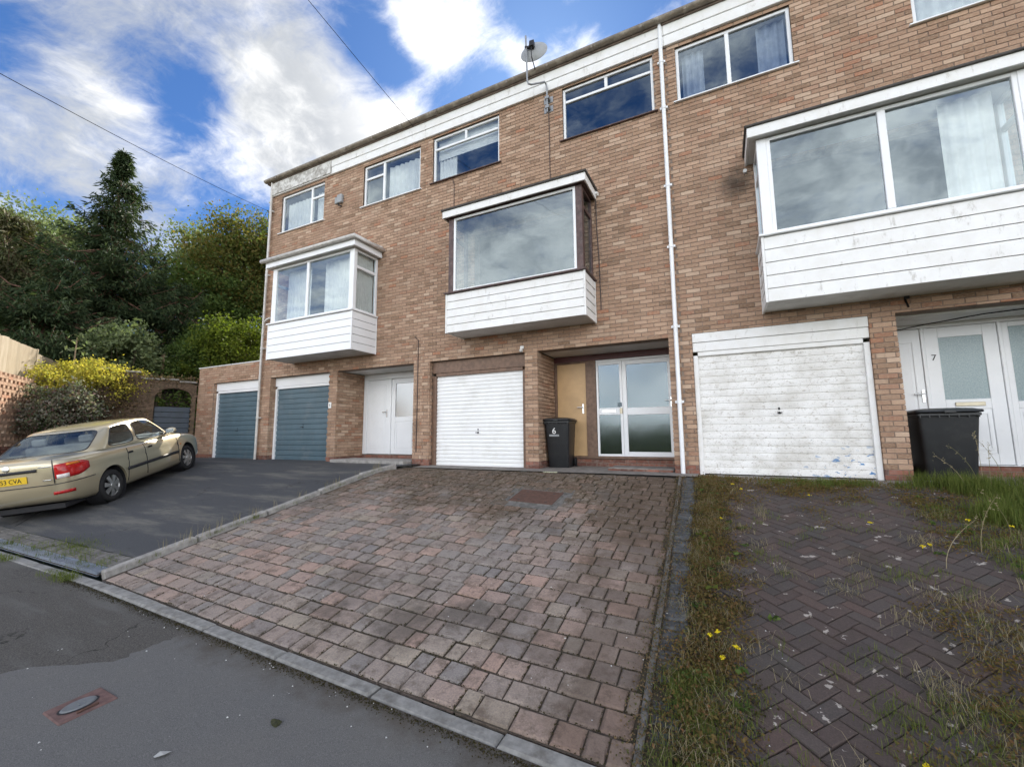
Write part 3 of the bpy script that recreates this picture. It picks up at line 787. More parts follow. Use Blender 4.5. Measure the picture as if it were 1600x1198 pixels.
# ------------------------------------------------------------------ joinery
def pane(parent, x0, x1, y, z0, z1, mat='window_glass', name='pane'):
    q = MB(); q.box(x0, x1, y, y+.006, z0, z1); return build(q, name, mat, parent)
def curtain(parent, x0, x1, y, z0, z1, mat='curtain', amp=.022, wl=.10, name='curtain'):
    n = max(8, int((x1-x0)/wl*8)); V = []; F = []
    for i in range(n+1):
        x = x0+(x1-x0)*i/n; d = amp*math.sin(x*2*math.pi/wl+.7*math.sin(x*9)+1.3*math.sin(x*3.1))
        V += [(x, y+d, z0), (x, y+d*.8, z1)]
    for i in range(n): F.append((2*i, 2*i+2, 2*i+3, 2*i+1))
    me = np_mesh(name, V, F, mat, smooth=True); return link(name, me, parent)
def window(h, x0, x1, z0, z1, bars_v=(), bars_h=(), frame='upvc', sill='upvc', panes=(), fw=.055, curt=None, label=None):
    """bars_v: (x, z0, z1), bars_h: (z, x0, x1), in the plane of the facade"""
    y0, y1 = .045, .105
    q = MB(); q.frame(x0, x1, y0, y1, z0, z1, fw)
    for (x, a, b_) in bars_v: q.box(x-fw*.6, x+fw*.6, y0+.002, y1-.002, a, b_)
    for (z, a, b_) in bars_h: q.box(a, b_, y0+.003, y1-.003, z-fw*.55, z+fw*.55)
    w_ = build(q, 'window', frame, h, bevel=.006)
    if label: w_['label'] = label
    for (a, b_, c, d) in panes: pane(w_, a, b_, .078, c, d)
    q = MB(); q.prism([(-.05, z0-.035), (.10, z0-.028), (.10, z0-.002), (-.05, z0-.012)], 'x', x0-.06, x1+.06); build(q, 'sill', sill, w_, bevel=.003)
    for c_ in (curt or []): curtain(w_, *c_)
    return w_
def ribbed(mb, x0, x1, z0, z1, y, pitch, depth=.014, groove=.3, mi=0):
    """pressed sheet with horizontal ribs, front at y"""
    n = max(1, round((z1-z0)/pitch)); p = (z1-z0)/n; prof = []
    for i in range(n):
        a = z0+i*p
        prof += [(y, a), (y-.003, a+p*(1-groove)*.5), (y, a+p*(1-groove)), (y+depth, a+p*(1-groove*.72)), (y+depth, a+p*(1-groove*.28))]
    prof.append((y, z1))
    V = []; F = []
    for (yy_, z) in prof: V += [(x0, yy_, z), (x1, yy_, z)]
    for i in range(len(prof)-1): F.append((2*i, 2*i+1, 2*i+3, 2*i+2))
    k = len(V); V += [(x0, y+.05, z0), (x1, y+.05, z0), (x0, y+.05, z1), (x1, y+.05, z1)]
    F += [(k+1, k, k+2, k+3), (k, k+1, 1, 0), (k-2, k-1, k+3, k+2)]
    mb.add(V, F, mi)
def handle_t(parent, x, y, z, mat='black_metal', s=1.0):
    q = MB(); q.lathe([(0, 0), (.034*s, 0), (.034*s, .008), (.012*s, .012), (.012*s, .045), (0, .045)], (x, y, z), (0, -1, 0), 14)
    q.box(x-.055*s, x+.055*s, y-.062, y-.043, z-.012*s, z+.012*s)
    q.box(x-.012, x+.012, y-.006, y-.001, z+.045, z+.085)
    return build(q, 'handle', mat, parent, bevel=.003)
def lever(parent, x, y, z, side=1, mat='chrome'):
    q = MB(); q.box(x-.018, x+.018, y-.008, y, z-.10, z+.10)
    q.tube([(x, y-.008, z+.03), (x, y-.05, z+.03), (x+side*.012, y-.055, z+.03), (x+side*.12, y-.05, z+.03)], .0095, 8)
    q.lathe([(0, 0), (.011, 0), (.011, .008), (0, .008)], (x, y-.008, z-.05), (0, -1, 0), 10)
    return build(q, 'handle', mat, parent, bevel=.002)
def garage_door(h, x0, x1, ztop, zdoor, y, leaf, frame, pitch, fw=.07, header='plain', lbl=None, groove=.3, hz=.9, depth=.014):
    q = MB(); ribbed(q, x0+fw, x1-fw, .012, zdoor-.012, y+.03, pitch, depth, groove)
    d = build(q, 'garage_door', leaf, h)
    if lbl: d['label'] = lbl
    f = MB(); f.box(x0+.002, x0+fw, y-.02, y+.09, -.01, zdoor-.0); f.box(x1-fw, x1-.002, y-.02, y+.09, -.01, zdoor-.0)
    f.box(x0+fw, x1-fw, y-.018, y+.09, zdoor-.012, zdoor+.06)
    build(f, 'frame', frame, d, bevel=.005)
    f = MB()
    if header == 'boards':
        zm = (zdoor+.06+ztop)/2
        f.box(x0+.002, x1-.002, y-.035, y+.05, zdoor+.062, zm-.003); f.box(x0+.002, x1-.002, y-.05, y+.05, zm+.003, ztop-.003)
    else:
        f.box(x0+.002, x1-.002, y-.03, y+.06, zdoor+.062, ztop-.003)
    build_each(f, 'header_board', frame, d, bevel=.004)
    handle_t(d, (x0+x1)/2, y+.028, hz, s=.62)
    return d
def recess(bw, mbw, x0, x1, zt, depth, left=True, right=True):
    """side walls of an entrance recess in brick"""
    if left: bw.wall((x0, 0, 0), (0, 1, 0), (1, 0, 0), .034, depth, .012, zt, zbase=0, phase=.102)
    if right: bw.wall((x1, 0, 0), (0, 1, 0), (-1, 0, 0), .034, depth, .012, zt, zbase=0, phase=.102)

def bay(h, x0, x1, zb, zs, zt, ztop, depth, posts, glazing, mull=None, canopy='flat', frame_mat='upvc', fascia='upvc', curt=None, over=.09, lbl=None, sillmat='upvc', nb=5, edge_mat='lead_felt', side_transom=.42):
    """projecting window: clad apron zb..zs, glazing zs..zt, canopy zt..ztop"""
    q = MB()
    q.box(x0+.03, x1-.03, -depth+.03, -.002, zb+.02, zb+.05)                      # underside
    b_ = build(q, 'bay_window', 'soffit', h)
    if lbl: b_['label'] = lbl
    # cladding boards, front and both returns
    bh = (zs-.05-zb)/nb
    def board(kind, k):
        z0 = zb+k*bh+.004; z1 = zb+(k+1)*bh-.004
        if kind == 'f':
            m_ = MB(); m_.prism([(-depth-.004, z0), (-depth+.03, z0), (-depth+.03, z1), (-depth+.008, z1), (-depth+.008, z1-.014), (-depth+.001, z1-.016)], 'x', x0+.03, x1-.03)
        else:
            xs = x0 if kind == 'l' else x1; s_ = 1 if kind == 'l' else -1
            m_ = MB(); m_.prism([(xs-s_*.004, z0), (xs+s_*.03, z0), (xs+s_*.03, z1), (xs+s_*.008, z1), (xs+s_*.008, z1-.014), (xs+s_*.001, z1-.016)], 'y', -depth+.033, -.003)
        return build(m_, 'board', fascia, b_)
    for k in range(nb):
        for kind in 'flr': board(kind, k)
    q = MB()
    for xs in (x0-.008, x1-.027): q.box(xs, xs+.035, -depth-.009, -depth+.026, zb-.006, zs-.045)
    for xs in (x0-.006, x1-.024): q.box(xs, xs+.03, -.034, -.002, zb-.004, zs-.045)
    build_each(q, 'corner_trim', fascia, b_, bevel=.003)
    q = MB()                                                                     # sill board
    q.box(x0-.035, x1+.035, -depth-.05, -.002, zs-.045, zs-.012)
    build(q, 'sill', sillmat, b_, bevel=.006)
    pw = posts; d0 = -depth+.03; d1 = d0+.07
    q = MB()
    for xs in (x0+.03, x1-.03-pw): q.box(xs, xs+pw, d0, d0+max(pw, .09), zs-.012, zt)
    for xs in (x0+.03, x1-.03-.07): q.box(xs, xs+.07, -.07, -.002, zs-.012, zt)
    for xs in (x0+.031, x1-.031-.068):
        q.box(xs, xs+.068, d0+max(pw, .09), -.07, zs-.012, zs+.04); q.box(xs, xs+.068, d0+max(pw, .09), -.07, zt-.05, zt)
        zz_ = zt-side_transom; q.box(xs+.006, xs+.062, d0+max(pw, .09), -.07, zz_-.035, zz_+.035)
    build_each(q, 'post', frame_mat, b_, bevel=.006)
    fx0, fx1 = x0+.03+pw, x1-.03-pw
    q = MB(); q.frame(fx0, fx1, d0+.005, d1-.01, zs-.010, zt, .052)
    if mull is not None: q.box(mull-.045, mull+.045, d0, d1-.012, zs+.042, zt-.052)
    build(q, 'frame', glazing, b_, bevel=.006)
    cuts = [fx0+.05]+([mull-.042, mull+.042] if mull is not None else [])+[fx1-.05]
    for i in range(0, len(cuts), 2): pane(b_, cuts[i], cuts[i+1], d0+.03, zs+.04, zt-.05)
    for xs in (x0+.055, x1-.061):
        q = MB(); q.box(xs, xs+.006, d0+max(pw, .09)-.002, -.068, zs+.038, zt-side_transom-.034); build(q, 'pane', 'window_glass', b_)
        q = MB(); q.box(xs, xs+.006, d0+max(pw, .09)-.002, -.068, zt-side_transom+.034, zt-.048); build(q, 'pane', 'window_glass', b_)
    # canopy
    o = over
    q = MB()
    q.box(x0-o, x1+o, -depth-o, -depth-o+.03, zt+.002, ztop); q.box(x0-o, x0-o+.03, -depth-o+.03, -.002, zt+.002, ztop); q.box(x1+o-.03, x1+o, -depth-o+.03, -.002, zt+.002, ztop)
    build_each(q, 'fascia_board', fascia, b_, bevel=.004)
    q = MB(); q.box(x0-o+.03, x1+o-.03, -depth-o+.03, -.002, zt+.02, zt+.035); build(q, 'soffit_board', 'soffit' if frame_mat == 'upvc' else 'dark_timber', b_)
    q = MB()
    if canopy == 'flat':
        q.prism([(-depth-o-.03, ztop-.012), (-.002, ztop-.006), (-.002, ztop+.07), (-depth-o-.03, ztop+.028)], 'x', x0-o-.03, x1+o+.03)
    else:
        q.prism([(-depth-o-.03, ztop-.002), (-.002, ztop-.002), (-.002, ztop+.11), (-depth-o-.02, ztop+.035)], 'x', x0-o-.03, x1+o+.03)
    build(q, 'canopy', edge_mat, b_, bevel=.01)
    if canopy == 'gutter':
        q = MB(); g = -depth-o-.055
        q.tube([(x0-o-.12, g, ztop-.005), (x1+o+.06, g, ztop-.005), (x1+o+.06, .0-.01, ztop-.005)], .052, 12)
        q.tube([(x1+o+.06, -.13, ztop-.05), (x1+o+.06, -.13, ztop+.06)], .03, 8)
        build(q, 'gutter', 'pale_gutter', b_, smooth=True)
    for c_ in (curt or []): curtain(b_, *c_)
    return b_
def room(h, x0, x1, z0, z1, y0, y1, mat='room_paint'):
    """inside of a room behind a window: floor, ceiling, back and side walls (faces inwards)"""
    q = MB()
    a = [(x0, y0, z0), (x1, y0, z0), (x1, y1, z0), (x0, y1, z0), (x0, y0, z1), (x1, y0, z1), (x1, y1, z1), (x0, y1, z1)]
    q.add(a, [(0, 1, 2, 3), (7, 6, 5, 4), (1, 5, 6, 2), (2, 6, 7, 3), (3, 7, 4, 0)])
    return build(q, 'room_lining', mat, h)
def text_obj(txt, size, mat, parent, loc, rot, name='lettering', extrude=.002, align='CENTER', xs=1.0):
    c = bpy.data.curves.new(name, 'FONT'); c.body = txt; c.size = size; c.extrude = extrude; c.align_x = align; c.align_y = 'CENTER'; c.resolution_u = 3
    o = bpy.data.objects.new(name, c); COL.objects.link(o)
    dg = bpy.context.evaluated_depsgraph_get(); dg.update()
    me = bpy.data.meshes.new_from_object(o.evaluated_get(dg)); bpy.data.objects.remove(o); bpy.data.curves.remove(c)
    me.materials.clear(); me.materials.append(MATS[mat]); me.name = name
    o = link(name, me, parent); o.matrix_basis = Matrix.Translation(Vector(loc)) @ Euler(rot).to_matrix().to_4x4() @ Matrix.Diagonal((xs, 1, 1, 1))
    return o
ROT_FRONT = (R(90), 0, 0)      # text on a surface that faces -y

# ------------------------------------------------------------------ the terrace
ZL, ZTOP = 2.33, 8.30
H = {}
def house(key, x0, x1, xa, xb, holes, label):
    h = _thing('terraced_house', ((x0+x1)/2, 0, 0), label, 'house', 'three storey terraced houses'); H[key] = h
    q = MB()
    panel_with_holes(q, x0, x1, -.5, ZTOP, .009, .24, [(a-.012, b_+.012, c, d) if c < 0 else (a, b_, c, d) for a, b_, c, d in holes])
    # party/side walls, back wall
    q.box(x0+.001, x0+.12, .241, 8.0, -.5, ZTOP); q.box(x1-.12, x1-.001, .241, 8.0, -.5, ZTOP); q.box(x0+.12, x1-.12, 7.8, 7.99, -.5, ZTOP)
    build(q, 'wall', 'mortar', h)
    q = MB(); q.prism([(-.10, ZTOP+.06), (4.0, ZTOP+1.05), (8.2, ZTOP+.06), (8.2, ZTOP-.02), (-.10, ZTOP-.02)], 'x', x0+(-.12 if key == 'a' else .001), x1-.001)
    build(q, 'roof', 'roof_tile', h)
    bw = Brickwork(h)
    bw.wall((0, 0, 0), (1, 0, 0), (0, -1, 0), x0, x1, .005, 7.95, holes, zbase=0)
    for k, (z0, z1) in enumerate(((7.87, 8.075), (8.08, 8.30))):
        m_ = MB(); m_.box(x0+.002, x1-.002, -.055-.012*k, .006, z0, z1); build(m_, 'fascia_board', 'old_white', h, bevel=.006)
    m_ = MB(); gy, gz_ = -.135, 8.375; n = 10; V = []; 
    prof = [(gy+.068*math.cos(t), gz_+.068*math.sin(t)) for t in np.linspace(math.pi, 2*math.pi, n)]+[(gy+.06*math.cos(t), gz_+.06*math.sin(t)) for t in np.linspace(2*math.pi, math.pi, n)]
    m_.prism(prof, 'x', x0+(-.16 if key == 'a' else .0), x1-.002); 
    for xx_ in np.arange(x0+.4, x1, .95): m_.box(xx_-.02, xx_+.02, gy-.075, gy+.07, gz_-.074, gz_-.0)
    build(m_, 'gutter', 'gutter_plastic', h)
    m_ = MB(); m_.prism([(-.19, 8.395), (-.02, 8.44), (.2, 8.47), (.2, 8.40), (-.19, 8.378)], 'x', x0+(-.14 if key == 'a' else .001), x1-.001); build(m_, 'eaves_tiles', 'roof_tile', h)
    return h, bw
XA, XB, XC, XD = -11.95, -6.13, -.60, 5.12
# openings
g1 = (-11.50, -9.15, -.6, ZL); e1 = (-8.85, -6.38, -.6, ZL)
g2 = (-5.92, -3.55, -.6, ZL); e2 = (-3.27, -.79, -.6, ZL)
g3 = (-.41, 1.98, -.6, ZL+.03); e3 = (2.29, 4.75, -.6, ZL+.03)
w1 = (-11.48, -9.66, 6.64, 7.79); w2 = (-8.18, -6.31, 6.63, 7.76)
w3 = (-5.93, -4.12, 6.66, 7.82); w4 = (-2.63, -.82, 6.67, 7.83)
w5 = (-.42, 1.39, 6.71, 7.80); w6 = (2.89, 4.70, 6.71, 7.80)
b1 = (-10.35, -7.75, 3.7, 5.1); b2 = (-4.75, -2.3, 3.7, 5.1); b3 = (.9, 3.5, 3.7, 5.1)

# --- left house
h, bw = house('a', XA, XB, 0, 0, [g1, e1, w1, w2, b1], 'end of terrace brick house with blue garage door and white corner bay')
recess(bw, None, e1[0], e1[1], ZL, .95)
bw.wall((g1[0], 0, 0), (0, 1, 0), (1, 0, 0), .034, .19, .012, ZL, phase=.102); bw.wall((g1[1], 0, 0), (0, 1, 0), (-1, 0, 0), .034, .19, .012, ZL, phase=.102)
bw.wall((XA, 0, 0), (0, 1, 0), (-1, 0, 0), .034, 8.0, 2.9, 7.95, plinth=False)
bw.finish()
window(h, *w1, bars_v=[(-10.22, 6.695, 7.735)], bars_h=[(7.42, -10.187, -9.715)], panes=[(-11.43, -10.25, 6.69, 7.74), (-10.19, -9.71, 6.69, 7.39), (-10.19, -9.71, 7.45, 7.74)],
       curt=[(-11.42, -10.3, .20, 6.66, 7.60, 'curtain', .02, .14), (-10.15, -9.7, .20, 6.66, 7.62, 'curtain', .02, .12)])
window(h, *w2, bars_v=[(-7.51, 6.685, 7.705)], bars_h=[(7.40, -8.125, -7.543)], panes=[(-8.13, -7.54, 6.68, 7.37), (-8.13, -7.54, 7.43, 7.71), (-7.48, -6.36, 6.68, 7.71)],
       curt=[(-7.44, -6.36, .20, 6.65, 7.62, 'curtain', .024, .15)])
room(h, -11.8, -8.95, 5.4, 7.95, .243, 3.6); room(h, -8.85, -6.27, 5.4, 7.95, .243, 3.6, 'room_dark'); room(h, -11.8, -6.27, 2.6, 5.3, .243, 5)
BAY1 = bay(h, -10.55, -7.55, 2.64, 3.60, 5.08, 5.27, .80, .10, 'upvc', mull=-9.17, canopy='gutter', curt=[(-10.3, -9.4, -.45, 3.62, 5.06, 'curtain', .02, .13), (-8.9, -7.75, -.45, 3.62, 5.06, 'curtain', .02, .13)], over=.10, edge_mat='pale_gutter')
V = []; F = []
for i in range(41):
    yy_ = -.66+.60*i/40; V += [(-7.70+.018*math.sin(i*1.3), yy_, 3.62), (-7.70+.015*math.sin(i*1.3), yy_, 5.06)]
for i in range(40): F.append((2*i, 2*i+2, 2*i+3, 2*i+1))
link('curtain', np_mesh('curtain', V, F, 'curtain', smooth=True), BAY1)
garage_door(h, g1[0], g1[1], ZL, 2.02, .19, 'blue_steel', 'upvc', .142, hz=.92, lbl='slate blue ribbed garage door')
m_ = MB(); m_.box(XA+.02, -9.35, -.081, -.069, 7.90, 8.27); build(m_, 'bare_fascia_panel', 'rotten_white', h); 
# entrance: two white leaves, the right one half glazed
def panel_leaf(par, x0, x1, z0, z1, y, mat, rects, fw=.0):
    """door leaf with raised panels"""
    q = MB(); q.box(x0, x1, y, y+.045, z0, z1)
    d = build(q, 'door', mat, par, bevel=.004)
    for (a, b_, c, e) in rects:
        m_ = MB(); m_.frame(a, b_, y-.010, y-.0005, c, e, .022); m_.box(a+.05, b_-.05, y-.008, y-.0005, c+.05, e-.05); build(m_, 'panel', mat, d, bevel=.004)
    return d
def entrance_base(h, x0, x1, y, zt, soff='soffit'):
    q = MB(); q.box(x0+.002, x1-.002, y+.06, y+.2, -.3, ZL+.02); build(q, 'inner_wall', 'room_dark', h)
    q = MB(); q.box(x0+.002, x1-.002, .242, y+.06, ZL+.004, ZL+.05); build(q, 'porch_soffit', soff, h)
def brick_sill(h, x0, x1, y, z0=.02, z1=.185, name='brick'):
    nb_ = int((x1-x0)/.225)
    for j in range(2):
        xx_ = x0-(.11 if j else 0)
        while xx_ < x1-.03:
            a, b_ = max(xx_, x0+.002), min(xx_+.215, x1-.002)
            if b_-a > .03:
                q = MB(); brick_geo(q, (0, y, 0), (1, 0, 0), (0, -1, 0), (a, b_, z0+j*.078, z0+j*.078+.066), random.gauss(0, .001), 0); o = build(q, name, 'plinth_brick', h)
            xx_ += .225
    q = MB(); q.box(x0+.002, x1-.002, y+.01, y+.05, -.1, z1-.012); build(q, 'threshold', 'mortar', h)
yd = .95
entrance_base(h, e1[0], e1[1], yd, ZL)
brick_sill(h, e1[0], e1[1], yd-.01)
f = MB(); f.box(-8.845, -8.72, yd-.02, yd+.05, .185, ZL-.16); f.box(-7.945, -7.875, yd-.02, yd+.05, .185, ZL-.16); f.box(-8.845, -6.385, yd-.02, yd+.05, ZL-.158, ZL+.0); f.box(-7.0, -6.385, yd-.01, yd+.04, .185, ZL-.16)
build_each(f, 'door_frame', 'upvc', h, bevel=.006)
d = panel_leaf(h, -8.715, -7.95, .19, ZL-.165, yd, 'upvc', [(-8.62, -8.06, .34, 2.02)]); lever(d, -8.02, yd-.002, 1.26, -1)
for zz_ in (.35, 1.15): 
    m_ = MB(); m_.tube([(-8.705, yd-.012, zz_), (-8.705, yd-.012, zz_+.1)], .011, 8); build(m_, 'hinge', 'upvc', d)
q = MB(); q.frame(-7.87, -7.005, yd, yd+.045, .19, ZL-.165, .13); q.box(-7.74, -7.135, yd+.001, yd+.044, 1.03, 1.16); q.box(-7.74, -7.135, yd+.012, yd+.035, .32, 1.03)
d = build(q, 'door', 'upvc', h, bevel=.005); pane(d, -7.742, -7.133, yd+.02, 1.158, ZL-.293, 'hammered_glass'); m_ = MB(); m_.frame(-7.70, -7.175, yd+.001, yd+.0125, .36, .99, .02); build(m_, 'panel', 'upvc', d)
m_ = MB(); m_.box(-8.70, -6.42, -.26, .55, -.12, .105); build(m_, 'doorstep', 'concrete', h, bevel=.015)
# --- middle house
h, bw = house('b', XB, XC, 0, 0, [g2, e2, w3, w4, b2], 'middle terraced brick house with white garage door, ochre store door and roof aerial dish')
recess(bw, None, e2[0], e2[1], ZL, .95)
bw.wall((g2[0], 0, 0), (0, 1, 0), (1, 0, 0), .034, .13, .012, ZL, phase=.102); bw.wall((g2[1], 0, 0), (0, 1, 0), (-1, 0, 0), .034, .13, .012, ZL, phase=.102)
bw.finish()
for (wn, cu) in ((w3, [(-5.85, -5.35, .20, 6.68, 7.5, 'curtain', .018, .1)]), (w4, None)):
    xm = (wn[0]+wn[1])/2; zt_ = wn[2]+.87
    ww = window(h, *wn, bars_v=[(xm, zt_+.03, wn[3]-.055)], bars_h=[(zt_, wn[0]+.055, wn[1]-.055)], sill='dark_timber', fw=.05,
           panes=[(wn[0]+.04, wn[1]-.04, wn[2]+.04, zt_-.025), (wn[0]+.04, xm-.025, zt_+.025, wn[3]-.04), (xm+.025, wn[1]-.04, zt_+.025, wn[3]-.04)], curt=cu)
    if cu:   # roller blind half drawn
        m_ = MB(); m_.add([(wn[0]+.06, .17, wn[3]), (wn[1]-.06, .17, wn[3]), (wn[1]-.06, .17, wn[3]-.52), (wn[0]+.06, .17, wn[3]-.52)], [(0, 1, 2, 3)]); build(m_, 'blind', 'curtain', ww)
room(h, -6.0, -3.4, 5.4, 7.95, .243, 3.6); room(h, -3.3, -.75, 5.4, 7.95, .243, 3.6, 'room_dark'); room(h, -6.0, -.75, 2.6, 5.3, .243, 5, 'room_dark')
bay(h, -5.01, -2.05, 2.74, 3.60, 5.20, 5.36, .69, .12, 'upvc', frame_mat='dark_timber', fascia='old_white', sillmat='dark_timber', over=.07, nb=5, side_transom=.36)
garage_door(h, g2[0], g2[1], ZL, 2.0, .13, 'white_steel', 'brown_timber', .083, fw=.10, hz=.72, lbl='white ribbed garage door in a brown timber frame', groove=.36)
entrance_base(h, e2[0], e2[1], yd, ZL)
brick_sill(h, e2[0], e2[1], yd-.01)
f = MB(); f.box(-3.265, -.795, yd-.03, yd+.05, ZL-.12, ZL+.0); build(f, 'head_board', 'maroon', h)
f = MB(); f.box(-3.265, -3.21, yd-.02, yd+.05, .185, ZL-.122); f.box(-2.565, -2.35, yd-.03, yd+.05, .185, ZL-.122); f.box(-3.21, -2.565, yd-.01, yd+.05, 2.17, ZL-.122); f.box(-3.265, -.795, yd-.055, yd+.04, .178, .222)
build_each(f, 'door_frame', 'brown_timber', h, bevel=.005)
q = MB(); q.box(-3.207, -2.568, yd, yd+.04, .224, 2.168); d = build(q, 'door', 'oak_ply', h, bevel=.003); d['label'] = 'plain ochre store door'
lever(d, -2.64, yd-.002, 1.20, -1)
q = MB(); q.frame(-2.348, -.797, yd-.005, yd+.05, .224, ZL-.125, .045); q.box(-1.865, -1.815, yd-.003, yd+.048, .269, ZL-.17); q.box(-2.303, -1.865, yd-.001, yd+.046, 1.06, 1.20)
q.box(-2.303, -1.865, yd-.001, yd+.046, ZL-.235, ZL-.17)
fr = build(q, 'glazed_screen', 'upvc', h, bevel=.004)
pane(fr, -2.305, -1.863, yd+.02, .267, 1.062, 'door_glass'); pane(fr, -2.305, -1.863, yd+.02, 1.198, ZL-.233, 'door_glass')
q = MB(); q.box(-2.25, -1.95, yd-.010, yd-.002, 1.10, 1.16); build(q, 'letterbox', 'chrome', fr, bevel=.003)
q = MB(); q.frame(-1.812, -.845, yd+.0, yd+.045, .232, ZL-.175, .085); q.box(-1.727, -.93, yd+.002, yd+.043, 1.05, 1.19)
d = build(q, 'door', 'upvc', h, bevel=.004); d['label'] = 'white metal framed glass front door'
pane(d, -1.73, -.927, yd+.02, .315, 1.052, 'door_glass'); pane(d, -1.73, -.927, yd+.02, 1.188, ZL-.258, 'door_glass')
lever(d, -.885, yd-.002, 1.28, -1)
m_ = MB(); m_.box(-1.875, -1.82, yd-.03, yd-.004, 1.08, 1.19); build(m_, 'lock', 'brass', d, bevel=.004)
q = MB(); q.box(-1.92, -1.83, yd-.009, yd-.006, 1.22, 1.30); build(q, 'sticker', 'blue_steel', fr)
room(h, -2.4, -.75, .2, 2.5, yd+.21, 4.5)
m_ = MB(); m_.box(-1.95, -.81, .10, .72, -.05, .062); build(m_, 'doorstep', 'apron_concrete', h, bevel=.012)
xx = -1.94
while xx < -.85:
    q = MB(); q.box(xx, min(xx+.215, -.82), .058, .098, -.03, .045); build(q, 'brick', 'plinth_brick', h, bevel=.003); xx += .225
# --- right house
h, bw = house('c', XC, XD, 0, 0, [g3, e3, w5, w6, b3], 'right hand brick house numbered 7 with peeling white garage door')
recess(bw, None, e3[0], e3[1], ZL+.03, .95)
bw.wall((g3[0], 0, 0), (0, 1, 0), (1, 0, 0), .034, .07, .012, ZL, phase=.102); bw.wall((g3[1], 0, 0), (0, 1, 0), (-1, 0, 0), .034, .07, .012, ZL, phase=.102)
bw.wall((XD, 0, 0), (0, 1, 0), (1, 0, 0), .034, 8.0, .005, 7.95)
bw.finish()
window(h, *w5, bars_v=[(.44, 6.765, 7.745)], panes=[(-.37, .41, 6.76, 7.75), (.47, 1.34, 6.76, 7.75)], curt=[(-.32, .05, .22, 6.72, 7.75, 'curtain_dark', .03, .12), (.9, 1.32, .22, 6.72, 7.75, 'curtain_dark', .03, .12)])
m_ = MB(); m_.lathe([(0, 0), (.05, .01), (.075, .05), (.06, .1), (.03, .125), (0, .13)], (1.02, .16, 6.70), (0, 0, 1), 14); build(m_, 'ornament', 'curtain', h, smooth=True)
window(h, *w6, bars_v=[(3.8, 6.765, 7.745)], panes=[(2.94, 3.77, 6.76, 7.75), (3.83, 4.65, 6.76, 7.75)], curt=[(2.95, 4.64, .22, 6.72, 7.75, 'curtain', .02, .14)])
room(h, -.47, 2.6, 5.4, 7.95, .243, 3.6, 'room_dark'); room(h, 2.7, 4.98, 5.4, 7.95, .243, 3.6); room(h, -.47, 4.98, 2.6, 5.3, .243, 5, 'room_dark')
bay(h, .66, 3.68, 2.56, 3.60, 5.12, 5.29, .70, .13, 'upvc', mull=2.19, curt=[(2.85, 3.4, -.40, 3.62, 5.1, 'curtain', .03, .12)], over=.09, fascia='old_white', nb=5)
garage_door(h, g3[0], g3[1], ZL+.03, 1.98, .06, 'peeling_white', 'old_white', .116, fw=.075, header='boards', hz=.98, lbl='peeling white garage door with blue paint flecks', groove=.17, depth=.011)
entrance_base(h, e3[0], e3[1], yd, ZL)
brick_sill(h, e3[0], e3[1], yd-.01)
f = MB(); f.box(2.295, 4.745, yd-.02, yd+.05, ZL-.055, ZL+.005); f.box(2.295, 2.34, yd-.02, yd+.05, .185, ZL-.057); f.box(2.83, 2.875, yd-.02, yd+.05, .185, ZL-.057); f.box(3.70, 3.745, yd-.02, yd+.05, .185, ZL-.057); f.box(4.70, 4.745, yd-.02, yd+.05, .185, ZL-.057)
f.box(2.295, 4.745, yd-.05, yd+.04, .170, .184)
build_each(f, 'door_frame', 'upvc', h, bevel=.005)
d = panel_leaf(h, 2.343, 2.827, .19, ZL-.06, yd, 'upvc', [(2.42, 2.74, .34, 2.08)]); lever(d, 2.79, yd-.002, 1.22, -1)
q = MB(); q.frame(2.878, 3.697, yd, yd+.05, .19, ZL-.06, .16); q.box(3.038, 3.537, yd+.002, yd+.048, 1.0, 1.15); q.box(3.038, 3.537, yd+.015, yd+.035, .35, 1.0)
d = build(q, 'door', 'upvc', h, bevel=.005); d['label'] = 'white front door marked 7 with frosted glass'
q = MB(); q.box(3.03, 3.545, yd+.015, yd+.025, 1.148, ZL-.218); build(q, 'pane', 'frosted_glass', d)
m_ = MB(); m_.frame(3.07, 3.505, yd+.003, yd+.0155, .40, .95, .025); build(m_, 'panel', 'upvc', d)
q = MB(); q.box(3.14, 3.47, yd-.014, yd+.001, 1.045, 1.105); build(q, 'letterbox', 'brass', d, bevel=.005)
text_obj('7', .13, 'print_black', d, (2.965, yd-.003, 1.80), ROT_FRONT, extrude=.003)
q = MB(); q.frame(3.748, 4.698, yd, yd+.05, .19, ZL-.06, .07); q.box(3.818, 4.628, yd+.002, yd+.048, 1.0, 1.1); q.box(3.818, 4.628, yd+.015, yd+.035, .26, 1.0)
d = build(q, 'side_light', 'upvc', h, bevel=.005)
q = MB(); q.box(3.81, 4.635, yd+.015, yd+.025, 1.098, ZL-.128); build(q, 'pane', 'frosted_glass', d)
m_ = MB(); m_.frame(3.85, 4.60, yd+.003, yd+.0155, .31, .95, .025); build(m_, 'panel', 'upvc', d)

